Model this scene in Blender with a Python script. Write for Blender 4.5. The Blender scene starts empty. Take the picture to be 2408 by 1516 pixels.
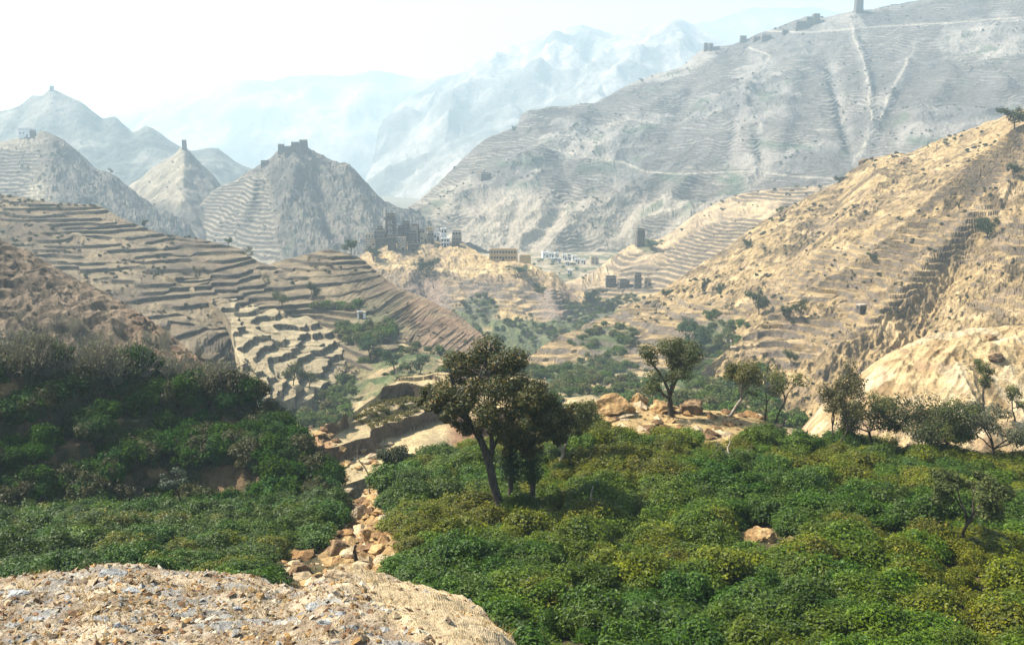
import bpy, math, random
import numpy as np
from mathutils import Vector, Matrix
from mathutils.bvhtree import BVHTree

random.seed(4)
RNG = np.random.default_rng(11)
scene = bpy.context.scene
COL = scene.collection
R = math.radians

# ------------------------------------------------------------------ camera, sky, sun, exposure
FPX = 2363.0           # focal length in units of a 2408-wide picture
CU, CV = 1204.0, 758.0
PITCH = math.atan((758 - 330) / FPX)
cd = bpy.data.cameras.new('camera')
cd.sensor_width = 36.0
cd.lens = 36.0 * FPX / 2408.0
cd.clip_start = 0.3
cd.clip_end = 30000
cam = bpy.data.objects.new('camera', cd)
COL.objects.link(cam)
cam.location = (0, 0, 0)
cam.rotation_euler = (R(90) - PITCH, 0, 0)
scene.camera = cam

SUN_DIR = Vector((-0.64, 0.14, 0.78)).normalized()
elev = math.asin(SUN_DIR.z)
rot = math.atan2(SUN_DIR.x, SUN_DIR.y)
world = bpy.data.worlds.new('World')
scene.world = world
world.use_nodes = True
wn = world.node_tree.nodes
wl = world.node_tree.links
bg = wn['Background']
sky = wn.new('ShaderNodeTexSky')
sky.sky_type = 'NISHITA'
sky.sun_disc = False
sky.sun_elevation = elev
sky.sun_rotation = rot
sky.altitude = 1500
sky.air_density = 1.0
sky.dust_density = 3.0
sky.ozone_density = 1.0
wl.new(sky.outputs[0], bg.inputs[0])
bg.inputs[1].default_value = 0.075

sl = bpy.data.lights.new('sun', 'SUN')
sl.energy = 5.0
sl.angle = R(0.53)
sl.color = (1.0, 0.94, 0.85)
so = bpy.data.objects.new('sun', sl)
COL.objects.link(so)
so.rotation_euler = (-SUN_DIR).to_track_quat('-Z', 'Y').to_euler()

scene.view_settings.view_transform = 'Standard'
scene.view_settings.look = 'None'
scene.view_settings.gamma = 1.0
scene.view_settings.use_curve_mapping = False
scene.view_settings.exposure = 1.8
scene.cycles.max_bounces = 5
scene.cycles.diffuse_bounces = 2
scene.cycles.glossy_bounces = 1
scene.cycles.transmission_bounces = 3
scene.cycles.transparent_max_bounces = 6
scene.cycles.volume_bounces = 1
scene.cycles.use_denoising = True

# ------------------------------------------------------------------ helpers: projection, noise
CP, SP = math.cos(PITCH), math.sin(PITCH)

def P(u, v, y):
    """a point of the place at forward distance y metres, seen towards picture point (u, v)"""
    u = np.asarray(u, float); v = np.asarray(v, float); y = np.asarray(y, float)
    a = (u - CU) / FPX
    b = (CV - v) / FPX
    k = y / (CP + b * SP)
    return np.stack([a * k, y + 0 * a, (b * CP - SP) * k], -1)

def proj(p):
    p = np.asarray(p, float)
    x, y, z = p[..., 0], p[..., 1], p[..., 2]
    f = y * CP - z * SP
    up = y * SP + z * CP
    f = np.where(f < 0.1, 0.1, f)
    return CU + FPX * x / f, CV - FPX * up / f

def _hash(ix, iy, seed):
    h = (ix.astype(np.int64) * 374761393 + iy.astype(np.int64) * 668265263 + seed * 974634777) & 0x7fffffff
    h = ((h ^ (h >> 13)) * 1274126177) & 0x7fffffff
    h = ((h ^ (h >> 16)) * 2246822519) & 0x7fffffff
    return ((h ^ (h >> 15)) & 0xffffff) / float(0xffffff)

def vnoise(x, y, seed=0):
    x = np.asarray(x, float); y = np.asarray(y, float)
    ix = np.floor(x); iy = np.floor(y)
    fx = x - ix; fy = y - iy
    fx = fx * fx * fx * (fx * (fx * 6 - 15) + 10); fy = fy * fy * fy * (fy * (fy * 6 - 15) + 10)
    ix = ix.astype(np.int64); iy = iy.astype(np.int64)
    a = _hash(ix, iy, seed); b = _hash(ix + 1, iy, seed)
    c = _hash(ix, iy + 1, seed); d = _hash(ix + 1, iy + 1, seed)
    return (a * (1 - fx) + b * fx) * (1 - fy) + (c * (1 - fx) + d * fx) * fy

def fbm(x, y, oct=4, seed=0, gain=0.5):
    s = 0; amp = 1.0; tot = 0
    ca, sa = 0.8, 0.6
    for o in range(oct):
        s = s + amp * vnoise(x, y, seed + o * 17)
        tot += amp
        amp *= gain
        x, y = (ca * x - sa * y) * 2.03, (sa * x + ca * y) * 2.03
    return s / tot                      # 0..1, mean .5

def ridged(x, y, oct=4, seed=0):
    s = 0; amp = 1.0; tot = 0
    ca, sa = 0.8, 0.6
    for o in range(oct):
        n = 1 - np.abs(2 * vnoise(x, y, seed + o * 17) - 1)
        s = s + amp * n * n
        tot += amp
        amp *= 0.5
        x, y = (ca * x - sa * y) * 2.07, (sa * x + ca * y) * 2.07
    return s / tot

def sstep(a, b, x):
    t = np.clip((x - a) / (b - a), 0, 1)
    return t * t * (3 - 2 * t)

def in_poly(u, v, poly):
    u = np.asarray(u); v = np.asarray(v)
    ins = np.zeros(u.shape, bool)
    n = len(poly)
    for i in range(n):
        x0, y0 = poly[i]; x1, y1 = poly[(i + 1) % n]
        c = ((y0 > v) != (y1 > v))
        xi = (x1 - x0) * (v - y0) / ((y1 - y0) if y1 != y0 else 1e-9) + x0
        ins ^= c & (u < xi)
    return ins

def line_dist(u, v, pts):
    d = np.full(np.shape(u), 1e9)
    for (x0, y0), (x1, y1) in zip(pts[:-1], pts[1:]):
        dx, dy = x1 - x0, y1 - y0
        t = np.clip(((u - x0) * dx + (v - y0) * dy) / (dx * dx + dy * dy + 1e-9), 0, 1)
        d = np.minimum(d, np.hypot(u - x0 - t * dx, v - y0 - t * dy))
    return d

def catmull(pts, ts):
    """pts (n, c) at parameters 0..n-1, sampled at ts"""
    pts = np.asarray(pts, float)
    n = len(pts)
    i = np.clip(np.floor(ts).astype(int), 0, n - 2)
    f = (ts - i)[:, None]
    if pts.ndim == 3:
        f = f[:, :, None]
    p1, p2 = pts[i], pts[i + 1]
    p0 = np.where((i > 0).reshape((-1,) + (1,) * (pts.ndim - 1)), pts[np.maximum(i - 1, 0)], 2 * p1 - p2)
    p3 = np.where((i < n - 2).reshape((-1,) + (1,) * (pts.ndim - 1)), pts[np.minimum(i + 2, n - 1)], 2 * p2 - p1)
    w = 0.8      # a little tension
    m1 = w * 0.5 * (p2 - p0); m2 = w * 0.5 * (p3 - p1)
    f2, f3 = f * f, f * f * f
    return (2 * f3 - 3 * f2 + 1) * p1 + (f3 - 2 * f2 + f) * m1 + (-2 * f3 + 3 * f2) * p2 + (f3 - f2) * m2

# ------------------------------------------------------------------ mesh helpers
def mesh_from(name, verts, faces, mat=None, cols=None, smooth=False):
    verts = np.ascontiguousarray(np.asarray(verts, np.float32).reshape(-1, 3))
    faces = np.asarray(faces, np.int32)
    me = bpy.data.meshes.new(name)
    k = faces.shape[1]
    me.vertices.add(len(verts)); me.vertices.foreach_set('co', verts.ravel())
    me.loops.add(faces.size); me.loops.foreach_set('vertex_index', np.ascontiguousarray(faces).ravel())
    me.polygons.add(len(faces))
    me.polygons.foreach_set('loop_start', np.arange(0, faces.size, k, dtype=np.int32))
    me.polygons.foreach_set('use_smooth', np.full(len(faces), smooth))
    if cols is not None:
        at = me.attributes.new('Col', 'FLOAT_COLOR', 'POINT')
        c4 = np.ones((len(verts), 4), np.float32); c4[:, :3] = cols
        at.data.foreach_set('color', c4.ravel())
    me.update(calc_edges=True)
    me.validate()
    if mat is not None:
        me.materials.append(mat)
    return me

def obj(name, me, parent=None, **props):
    o = bpy.data.objects.new(name, me)
    COL.objects.link(o)
    if parent is not None:
        o.parent = parent
    for k, val in props.items():
        if val is not None:
            o[k] = val
    return o

# ------------------------------------------------------------------ materials
def ground_mat(name, s1=0.5, s2=4.0, var=0.5, bump=0.6, bdist=0.3, rough=0.95):
    m = bpy.data.materials.new(name); m.use_nodes = True
    nt = m.node_tree; n = nt.nodes; l = nt.links
    b = n['Principled BSDF']
    b.inputs['Roughness'].default_value = rough
    b.inputs['Specular IOR Level'].default_value = 0.15
    at = n.new('ShaderNodeAttribute'); at.attribute_name = 'Col'
    tc = n.new('ShaderNodeNewGeometry')
    na = n.new('ShaderNodeTexNoise'); na.inputs['Scale'].default_value = s1; na.inputs['Detail'].default_value = 6; na.inputs['Roughness'].default_value = 0.65
    nb = n.new('ShaderNodeTexNoise'); nb.inputs['Scale'].default_value = s2; nb.inputs['Detail'].default_value = 5; nb.inputs['Roughness'].default_value = 0.7
    l.new(tc.outputs['Position'], na.inputs['Vector']); l.new(tc.outputs['Position'], nb.inputs['Vector'])
    add = n.new('ShaderNodeMath'); add.operation = 'ADD'
    l.new(na.outputs['Fac'], add.inputs[0]); l.new(nb.outputs['Fac'], add.inputs[1])
    mr = n.new('ShaderNodeMapRange')
    mr.inputs['From Min'].default_value = 0.7; mr.inputs['From Max'].default_value = 1.3
    mr.inputs['To Min'].default_value = 0.88 * (1 - var); mr.inputs['To Max'].default_value = 0.88 * (1 + var)
    l.new(add.outputs[0], mr.inputs['Value'])
    mx = n.new('ShaderNodeVectorMath'); mx.operation = 'SCALE'
    l.new(at.outputs['Color'], mx.inputs[0]); l.new(mr.outputs[0], mx.inputs['Scale'])
    hs = n.new('ShaderNodeHueSaturation'); hs.inputs['Saturation'].default_value = 1.06
    l.new(mx.outputs[0], hs.inputs['Color']); l.new(hs.outputs[0], b.inputs['Base Color'])
    bp = n.new('ShaderNodeBump'); bp.inputs['Strength'].default_value = bump; bp.inputs['Distance'].default_value = bdist
    l.new(add.outputs[0], bp.inputs['Height']); l.new(bp.outputs[0], b.inputs['Normal'])
    return m

M_FAR = ground_mat('far_mountain_rock', 0.02, 0.08, 0.4, 0.8, 6)
M_MTN = ground_mat('hazy_mountain_soil', 0.06, 0.3, 0.4, 0.8, 2.5)
M_HILL = ground_mat('dry_hill_soil', 0.15, 0.9, 0.6, 1.0, 1.0)
M_NEAR = ground_mat('near_dry_soil', 0.5, 3.0, 0.45, 0.9, 0.35)
M_WALL = ground_mat('dry_stone_wall', 0.8, 2.6, 0.55, 1.0, 0.5)
M_KNOLL = ground_mat('stony_knoll_soil', 2.5, 18.0, 0.5, 1.0, 0.06)

# ------------------------------------------------------------------ the terrain
# every hill is a sheet laid through 3-D lines (crest, slope, foot) and given relief, gullies and terraces
TERR = []      # (name, verts, quads, uv of verts) for placing things on the ground

def resample(row, nc):
    row = np.asarray(row, float)
    c = np.r_[0, np.cumsum(np.hypot(np.diff(row[:, 0]), np.diff(row[:, 1])))]
    w = P(row[:, 0], row[:, 1], row[:, 2])
    t = np.interp(np.linspace(0, c[-1], nc), c, np.arange(len(row)))
    return catmull(w, t)

def sheet(rows, nc, nr, back=(60, 40), seg=None, skirt=0):
    L = [resample(r, nc) for r in rows]
    nb = 0
    out = []
    if back:
        b = L[0] + np.array([0, back[0], -back[1]])
        b2 = L[0] + np.array([0, back[0] * 0.35, -back[1] * 0.22])
        tb = np.linspace(0, 2, 11)
        G = catmull(np.stack([b, b2, L[0]]), tb)
        out.append(G[:-1]); nb = 10
    A = np.stack(L)                                   # (R, nc, 3)
    k = len(L)
    if seg is None:
        seg = [1.0] * (k - 1)
    cs = np.r_[0, np.cumsum(seg)] / sum(seg)
    t = np.interp(np.linspace(0, 1, nr), cs, np.arange(k))
    out.append(catmull(A, t))
    G = np.concatenate(out, 0)
    if skirt:       # earth banks falling away at both sides and at the foot
        m = 8
        w = ((m - np.arange(m)) / m)
        G[:, :m, 2] -= skirt * w ** 0.7
        G[:, nc - m:, 2] -= skirt * w[::-1] ** 0.7
        G[-m:, :, 2] -= (skirt * w[::-1] ** 0.7)[:, None]
    return G, nb

def quads(nr, nc):
    i = np.arange(nr - 1)[:, None]; j = np.arange(nc - 1)[None, :]
    a = i * nc + j
    return np.stack([a, a + nc, a + nc + 1, a + 1], -1).reshape(-1, 4)

def carve(G, feats):
    u, v = proj(G)
    for pts, wid, dep in feats:
        d = np.full(u.shape, 1e9); tt = np.zeros(u.shape); n = len(pts) - 1
        for i, ((x0, y0), (x1, y1)) in enumerate(zip(pts[:-1], pts[1:])):
            dx, dy = x1 - x0, y1 - y0
            t = np.clip(((u - x0) * dx + (v - y0) * dy) / (dx * dx + dy * dy + 1e-9), 0, 1)
            di = np.hypot(u - x0 - t * dx, v - y0 - t * dy)
            c = di < d
            d = np.where(c, di, d); tt = np.where(c, (i + t) / n, tt)
        G[..., 2] += dep * np.exp(-(d / wid) ** 2) * np.sqrt(np.clip(4 * tt * (1 - tt), 0, 1))
    return G

def arc(G):
    d = np.hypot(np.diff(G[..., 1], axis=0), np.diff(G[..., 2], axis=0))
    S = np.concatenate([np.zeros((1, G.shape[1])), np.cumsum(d, 0)])
    return S - S.mean(0, keepdims=True) + S.mean()

def hill(name, rows, nc, nr, relief, color, mat, back=(60, 40), feats=(), terr=None, seg=None, parts=False, label=None, smooth=True, seed=0, skirt=0):
    """relief(x, s, u, v, t) -> metres added, s runs down the slope; color(x, y, z, u, v, wall, t) -> rgb"""
    G, nb = sheet(rows, nc, nr, back, seg, skirt)
    carve(G, feats)
    u, v = proj(G)
    S = arc(G)
    T = np.r_[np.zeros(nb), np.linspace(0, 1, nr)][:, None] * np.ones((1, nc))
    X, Y, Z = G[..., 0], G[..., 1], G[..., 2].copy()
    wall = np.zeros_like(Z)
    rl = relief(X, S, u, v, T)
    if terr is None:
        G[..., 2] += rl
        Q = quads(*G.shape[:2])
        V = G.reshape(-1, 3)
        u, v = proj(V)
        x, y, z = V.T
        c = color(x, y, z, u, v, wall.ravel(), T.ravel())
        o = obj(name, mesh_from(name, V, Q, mat, c, smooth), kind='structure', label=label)
        TERR.append((name, V, Q, u, v, wall.ravel()))
        return o
    h, r = terr['h'], terr['r']
    def level(X, Y, Z):
        q = Z / h + terr.get('wob', 0.6) * (fbm(X / terr.get('ws', 30.), Y / terr.get('ws', 30.), 3, 5 + seed) - 0.5) * 2
        q = q + terr.get('wob2', 0.2) * (fbm(X / terr.get('ws2', 6.), Y / terr.get('ws2', 6.), 2, 9 + seed) - 0.5) * 2
        return q + np.floor(fbm(X / terr.get('ps', 40.), Y / terr.get('ps', 40.), 2, 21 + seed) * 9) * 0.5 * terr.get('brk', 1.0)
    if terr.get('lines'):
        # rows of the sheet are moved to the level lines of the slope
        F = G[nb:]
        q = level(F[..., 0], F[..., 1], F[..., 2])
        qm = np.minimum.accumulate(q, 0) - np.arange(len(q))[:, None] * 1e-4
        kmax = int(math.floor(qm.max())); kmin = int(math.floor(qm.min()))
        fr = terr['fr']
        targ = np.array([k + f for k in range(kmax, kmin - 1, -1) for f in fr])
        fra = np.array([f for k in range(kmax, kmin - 1, -1) for f in fr])
        nrow = len(targ)
        V = np.zeros((nrow, nc, 3)); TT = np.zeros((nrow, nc)); SS = np.zeros((nrow, nc)); QQ = np.zeros((nrow, nc)); valid = np.zeros((nrow, nc), bool)
        idx = np.arange(len(q)).astype(float)
        Sf = S[nb:]
        for j in range(nc):
            pos = np.interp(targ, qm[::-1, j], idx[::-1])
            i0 = np.clip(np.floor(pos).astype(int), 0, len(q) - 2); f = pos - i0
            V[:, j] = F[i0, j] * (1 - f)[:, None] + F[i0 + 1, j] * f[:, None]
            SS[:, j] = Sf[i0, j] * (1 - f) + Sf[i0 + 1, j] * f
            TT[:, j] = pos / (len(q) - 1)
            valid[:, j] = (targ < qm[0, j]) & (targ > qm[-1, j])
            QQ[:, j] = np.clip(targ, qm[-1, j], qm[0, j])
        Qd = quads(nrow, nc)
        Qd = Qd[valid.ravel()[Qd].any(1)]
        q = QQ
    else:
        V = G[nb:].copy(); TT = T[nb:]; SS = S[nb:]
        q = level(V[..., 0], V[..., 1], V[..., 2])
        Qd = quads(*V.shape[:2])
        valid = np.ones(q.shape, bool)
    u, v = proj(V)
    amp = terr['mask'](V[..., 0], V[..., 1], u, v) * sstep(-0.01, 0.03, TT)
    frq = q - np.floor(q)
    lo = np.where(frq < r, -0.5 + frq * (1 - r) / r, 0.5 - frq)
    lo = np.where(valid, lo, 0)
    V[..., 2] += relief(V[..., 0], SS, u, v, TT) * (1 - terr.get('flat', 0.85) * amp * sstep(0, 0.06, TT))
    rough = (fbm(V[..., 0] / 1.7, SS / 1.7, 3, 77 + seed) - 0.5) * 2
    V[..., 2] += amp * h * lo + rough * terr.get('rough', 0.15) * (1 - 0.75 * amp) * (0.3 + 0.7 * sstep(0, 0.05, TT))
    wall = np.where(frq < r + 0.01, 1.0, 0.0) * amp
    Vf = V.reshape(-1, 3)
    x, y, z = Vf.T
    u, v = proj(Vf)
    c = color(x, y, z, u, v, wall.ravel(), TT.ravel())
    TERR.append((name, Vf, Qd, u, v, wall.ravel()))
    # back of the hill, sharing the crest line
    B = G[:nb + 1].copy()
    B[:nb, :, 2] += rl[:nb]
    if not terr.get('lines'):
        B[nb] = V[0]
    else:
        B[nb, :, 2] += rl[nb] - 0.3
    Bf = B.reshape(-1, 3)
    ub, vb = proj(Bf)
    cb = color(Bf[:, 0], Bf[:, 1], Bf[:, 2], ub, vb, np.zeros(len(Bf)), np.zeros(len(Bf)))
    Va = np.concatenate([Vf, Bf]); Qb = quads(nb + 1, nc) + len(Vf); ca = np.concatenate([c, cb])
    if not parts:
        return obj(name, mesh_from(name, Va, np.concatenate([Qd, Qb]), mat, ca, False), kind='structure', label=label)
    qf = q.ravel()[Qd].mean(1); af = amp.ravel()[Qd].mean(1)
    lev = np.floor(qf).astype(int); isw = (qf - lev) < r
    body = af < 0.3
    def subm(nm, q_, mm, par, **kw):
        ids, inv = np.unique(q_, return_inverse=True)
        return obj(nm, mesh_from(nm, Va[ids], inv.reshape(-1, 4), mm, ca[ids], False), par, **kw)
    root = subm(name, np.concatenate([Qd[body], Qb]), mat, None, kind='structure', label=label)
    for k in range(lev.max(), lev.min() - 1, -1):
        tr = (lev == k) & ~isw & ~body
        wl_ = (lev == k) & isw & ~body
        if tr.sum() + wl_.sum() == 0:
            continue
        if tr.sum() < 4 or wl_.sum() < 4:
            subm('terrace', Qd[tr | wl_], mat, root)
            continue
        t = subm('terrace', Qd[tr], mat, root)
        subm('terrace_wall', Qd[wl_], M_WALL, t)
    return root

def mixc(a, b, t):
    return np.asarray(a)[None, :] * (1 - t)[:, None] + np.asarray(b)[None, :] * t[:, None]

def over(c, col, t):
    return c * (1 - t)[:, None] + np.asarray(col)[None, :] * t[:, None]

GOLD = (0.42, 0.29, 0.13); STRAW = (0.40, 0.31, 0.17); BROWN = (0.20, 0.13, 0.08); RED = (0.25, 0.13, 0.075)
GREY = (0.22, 0.19, 0.16); STONE = (0.16, 0.14, 0.12); PALE = (0.44, 0.38, 0.29); OLIVE = (0.10, 0.105, 0.05); GREEN = (0.045, 0.075, 0.022)

# ground sheet under everything, to the horizon
def flat_sheet():
    n = 60
    a = np.linspace(-5100, 5100, n)
    b = np.linspace(-900, 5100, n)
    X, Y = np.meshgrid(a, b)
    Z = -128 + 8 * (fbm(X / 300, Y / 300, 3, 3) - 0.5)
    near = np.hypot(X, Y - 300) < 300
    V = np.stack([X, Y, Z], -1).reshape(-1, 3)
    c = mixc(BROWN, OLIVE, fbm(V[:, 0] / 90, V[:, 1] / 90, 3, 8))
    obj('ground', mesh_from('ground', V, quads(n, n), M_FAR, c, True), kind='structure')
flat_sheet()

def rel(a1, s1, a2, s2, ax=1.0, ay=1.0, seed=0, rid=True, edge=0.35):
    def f(x, y, u, v, t):
        n1 = (ridged(x / s1 * ax, y / s1 * ay, 4, seed) - 0.4) if rid else (fbm(x / s1, y / s1, 4, seed) - 0.5)
        n2 = fbm(x / s2, y / s2, 4, seed + 50) - 0.5
        w = edge + (1 - edge) * sstep(0, 0.25, t)
        return (a1 * n1 + a2 * n2 * 1.6) * w
    return f

def rowc(pts, y0=None):
    out = []
    for p in pts:
        out.append(p if len(p) == 3 else (p[0], p[1], y0))
    return out

# ---- far mountains
def c_far(x, y, z, u, v, k, t):
    n = fbm(x / 120, y / 120, 5, 31)
    return mixc((0.09, 0.085, 0.07), (0.28, 0.245, 0.205), sstep(0.3, 0.7, n))

hill('far_mountain_range', [
    rowc([(1380, 130), (1500, 96), (1600, 62), (1680, 52), (1720, 38), (1760, 28), (1850, 22), (1920, 20), (1980, 30), (2100, 45), (2300, 60)], 4300),
    rowc([(1380, 420), (1700, 420), (2300, 420)], 3500)], 260, 60,
    rel(80, 480, 18, 70, seed=1), c_far, M_FAR, back=(350, 250))
hill('far_mountain_slope', [
    rowc([(-260, 320), (0, 315), (150, 305), (290, 265), (420, 228), (500, 200), (560, 182), (640, 190), (730, 178), (800, 185), (870, 165), (940, 172), (1030, 187), (1060, 180), (1130, 150), (1250, 140), (1420, 200)], 4000),
    rowc([(-260, 470), (200, 470), (700, 470), (1420, 470)], 3200),
    rowc([(-260, 560), (200, 560), (700, 570), (1420, 560)], 2700)], 280, 90,
    rel(95, 380, 20, 75, seed=2), c_far, M_FAR, back=(350, 250))
hill('hazy_mountain', [
    [(940, 250, 3136), (1010, 212, 3174), (1060, 182, 3200), (1130, 150, 3200), (1200, 112, 3200), (1235, 100, 3200), (1310, 72, 3200), (1370, 67, 3174), (1440, 85, 3136), (1500, 80, 3136), (1560, 65, 3136), (1605, 43, 3136), (1645, 62, 3136), (1720, 100, 3072), (1850, 160, 3072)],
    [(860, 400, 2624), (980, 330, 2624), (1100, 280, 2624), (1250, 240, 2624), (1400, 215, 2624), (1600, 190, 2624), (1850, 260, 2624)],
    [(800, 560, 2112), (1000, 545, 2073), (1200, 480, 2073), (1400, 430, 2073), (1600, 400, 2073), (1850, 420, 2112)]], 320, 120,
    rel(95, 330, 18, 58, seed=6), c_far, M_FAR, back=(300, 200),
    feats=[([(1210, 108), (1100, 230), (960, 360), (870, 450)], 26, 34), ([(1230, 250), (1100, 340), (960, 460)], 22, 24), ([(1330, 90), (1240, 240)], 20, 26),
           ([(1090, 180), (980, 300), (880, 400)], 16, -22), ([(1400, 100), (1360, 200)], 16, -24), ([(1610, 50), (1500, 160), (1420, 215)], 18, 24)])

# ---- blue hill at the left
def c_e4(x, y, z, u, v, k, t):
    n = fbm(x / 60, y / 60, 5, 41)
    return mixc((0.05, 0.055, 0.042), (0.20, 0.175, 0.14), sstep(0.35, 0.75, n))
hill('blue_hill', [
    rowc([(-200, 330), (-100, 290), (0, 262), (50, 245), (75, 225), (100, 222), (120, 208), (150, 222), (190, 240), (240, 277), (270, 272), (310, 308), (345, 302), (375, 312), (420, 342), (450, 352), (500, 343), (530, 362), (560, 385), (600, 402), (660, 430), (760, 480)], 1650),
    rowc([(-200, 440), (200, 420), (450, 430), (760, 520)], 1480),
    rowc([(-200, 560), (200, 560), (450, 560), (760, 600)], 1330)], 300, 110,
    rel(26, 130, 7, 24, seed=12), c_e4, M_FAR, back=(200, 150))

# ---- grey terraced mountain at the right
C_FEATS = [([(1950, 130), (1965, 200), (1990, 300), (2010, 370)], 17, -7.4), ([(2000, 60), (2040, 180), (2050, 300), (2020, 370)], 12, 4.3),
           ([(2150, 115), (2100, 210), (2070, 280), (2030, 350)], 15, 5.6), ([(1800, 140), (1760, 220), (1740, 260)], 15, 5.6),
           ([(1790, 300), (1795, 380), (1760, 440)], 17, -6.2), ([(1740, 250), (1730, 340), (1700, 420)], 17, -5.0), ([(1120, 410), (1070, 490), (1050, 530)], 20, 6.2),
           ([(1230, 470), (1200, 530), (1190, 580)], 17, -5.6), ([(1400, 260), (1250, 390), (1140, 420)], 24, 6.2), ([(1500, 430), (1360, 520), (1260, 590)], 27, 7.4),
           ([(1640, 400), (1560, 500), (1480, 570)], 24, 6.2), ([(1350, 430), (1280, 540), (1230, 590)], 20, -6.2), ([(1580, 400), (1480, 500), (1420, 580)], 20, -6.2),
           ([(1560, 230), (1440, 330), (1330, 400)], 27, 5.0), ([(2250, 150), (2180, 260), (2130, 330)], 24, 4.3), ([(2380, 180), (2260, 330)], 27, 5.6), ([(1880, 110), (1850, 250), (1830, 380)], 24, 4.3),
           ([(1680, 150), (1600, 260), (1560, 340)], 20, -4.3)]
C_PATHS = [([(1285, 345), (1310, 355), (1390, 372), (1470, 382), (1520, 402), (1600, 408), (1750, 405), (1850, 412), (1960, 420)], 3.2), ([(1290, 350), (1400, 300), (1480, 280), (1560, 290)], 2.2),
           ([(1760, 110), (1810, 130), (1800, 150), (1760, 215)], 3.0), ([(2000, 60), (2040, 180), (2050, 300)], 2.6), ([(2150, 112), (2100, 205), (2070, 275), (2030, 350), (2005, 385)], 4.2),
           ([(1560, 460), (1575, 500), (1600, 530)], 5.5), ([(1200, 460), (1190, 500)], 2.5), ([(1740, 70), (1900, 75), (2100, 62), (2408, 42)], 2.6), ([(1300, 395), (1230, 400), (1160, 420)], 2.5)]
def c_c(x, y, z, u, v, k, t):
    n = fbm(x / 70, y / 70, 5, 61); m = fbm(x / 18, y / 18, 4, 62)
    c = mixc((0.10, 0.092, 0.083), (0.225, 0.20, 0.17), sstep(0.3, 0.7, n * 0.6 + m * 0.4))
    low = sstep(330, 560, v + (n - 0.5) * 160) * sstep(2100, 1500, u)
    c = over(c, (0.33, 0.27, 0.19), low * 0.6)
    c = over(c, (0.06, 0.075, 0.045), 0.75 * sstep(0.60, 0.72, m * 0.55 + fbm(x / 40, y / 40, 3, 65) * 0.45))
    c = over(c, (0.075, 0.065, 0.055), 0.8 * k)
    for pl, w in [([(1180, 385), (1300, 380), (1480, 400)], 14), ([(1560, 415), (1740, 420)], 10), ([(1690, 390), (1740, 440), (1700, 470)], 20), ([(1600, 460), (1640, 490)], 22),
                  ([(1300, 425), (1200, 440)], 9), ([(2140, 330), (2240, 340)], 12), ([(1770, 335), (1990, 360)], 9)]:
        c = over(c, (0.05, 0.07, 0.045), 0.75 * np.exp(-(line_dist(u, v, pl) / w) ** 2) * sstep(0.35, 0.55, m))
    for pl, w in C_PATHS:
        c = over(c, (0.36, 0.315, 0.245), 0.62 * sstep(w * 0.95, w * 0.3, line_dist(u + 12 * (m - .5), v + 8 * (n - .5), pl)))
    return c
def mask_c(x, y, u, v):
    n = fbm(x / 55, y / 55, 3, 71)
    a = sstep(0.36, 0.50, n)
    for pl, w, d in C_FEATS:
        if w <= 18:
            a = a * (1 - 0.8 * np.exp(-(line_dist(u, v, pl) / (w * 0.8)) ** 2))
    return a
hill('terraced_mountain', [
    [(960, 480, 960), (1000, 452, 1000), (1060, 400, 1040), (1133, 340, 1080), (1209, 300, 1120), (1232, 266, 1150), (1300, 253, 1170), (1400, 242, 1200), (1500, 192, 1250), (1600, 160, 1280), (1655, 120, 1290), (1750, 99, 1290), (1870, 52, 1280), (1960, 38, 1270), (2010, 24, 1260), (2080, 14, 1260), (2200, -10, 1250), (2408, -55, 1230), (2640, -100, 1210)],
    [(985, 500, 930), (1100, 450, 960), (1240, 385, 1010), (1400, 340, 1060), (1600, 280, 1100), (1800, 220, 1120), (2010, 180, 1110), (2200, 150, 1090), (2408, 120, 1070), (2640, 90, 1050)],
    [(1010, 530, 890), (1120, 520, 890), (1260, 480, 900), (1430, 460, 920), (1620, 420, 940), (1800, 380, 940), (2010, 350, 930), (2200, 320, 900), (2408, 290, 880), (2640, 260, 860)],
    [(1040, 580, 830), (1140, 600, 820), (1280, 615, 815), (1450, 630, 810), (1620, 610, 800), (1800, 590, 790), (2010, 560, 780), (2200, 520, 770), (2408, 480, 760), (2640, 440, 750)]], 600, 240,
    rel(20, 110, 5, 18, seed=22, edge=0.4), c_c, M_MTN, back=(250, 160), feats=C_FEATS,
    terr=dict(lines=True, h=2.3, r=0.4, flat=0.45, mask=mask_c, wob=1.6, ws=70., wob2=0.35, ws2=14., ps=110., brk=1.0, rough=0.7, fr=[0.999, 0.4, 0.2]))

# ---- the three hills at the left behind the terraces
def c_e(seed, bright):
    def f(x, y, z, u, v, k, t):
        n = fbm(x / 40, y / 40, 5, seed); m = fbm(x / 9, y / 9, 4, seed + 3)
        c = mixc((0.05, 0.045, 0.038), (0.155, 0.128, 0.10), sstep(0.3, 0.7, n * .5 + m * .5))
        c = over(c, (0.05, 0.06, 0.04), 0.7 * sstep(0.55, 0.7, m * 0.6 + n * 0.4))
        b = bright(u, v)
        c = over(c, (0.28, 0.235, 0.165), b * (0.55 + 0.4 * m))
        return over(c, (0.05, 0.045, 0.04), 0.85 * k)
    return f
def rocky(a, s, seed):
    def f(x, y, u, v, t):
        w = 0.35 + 0.65 * sstep(0, 0.2, t)
        return (a * (ridged(x / s, y / (s * 1.6), 4, seed) - 0.4) + 0.35 * a * (fbm(x / (s * .22), y / (s * .22), 3, seed + 4) - .5) * 2) * w
    return f
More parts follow.
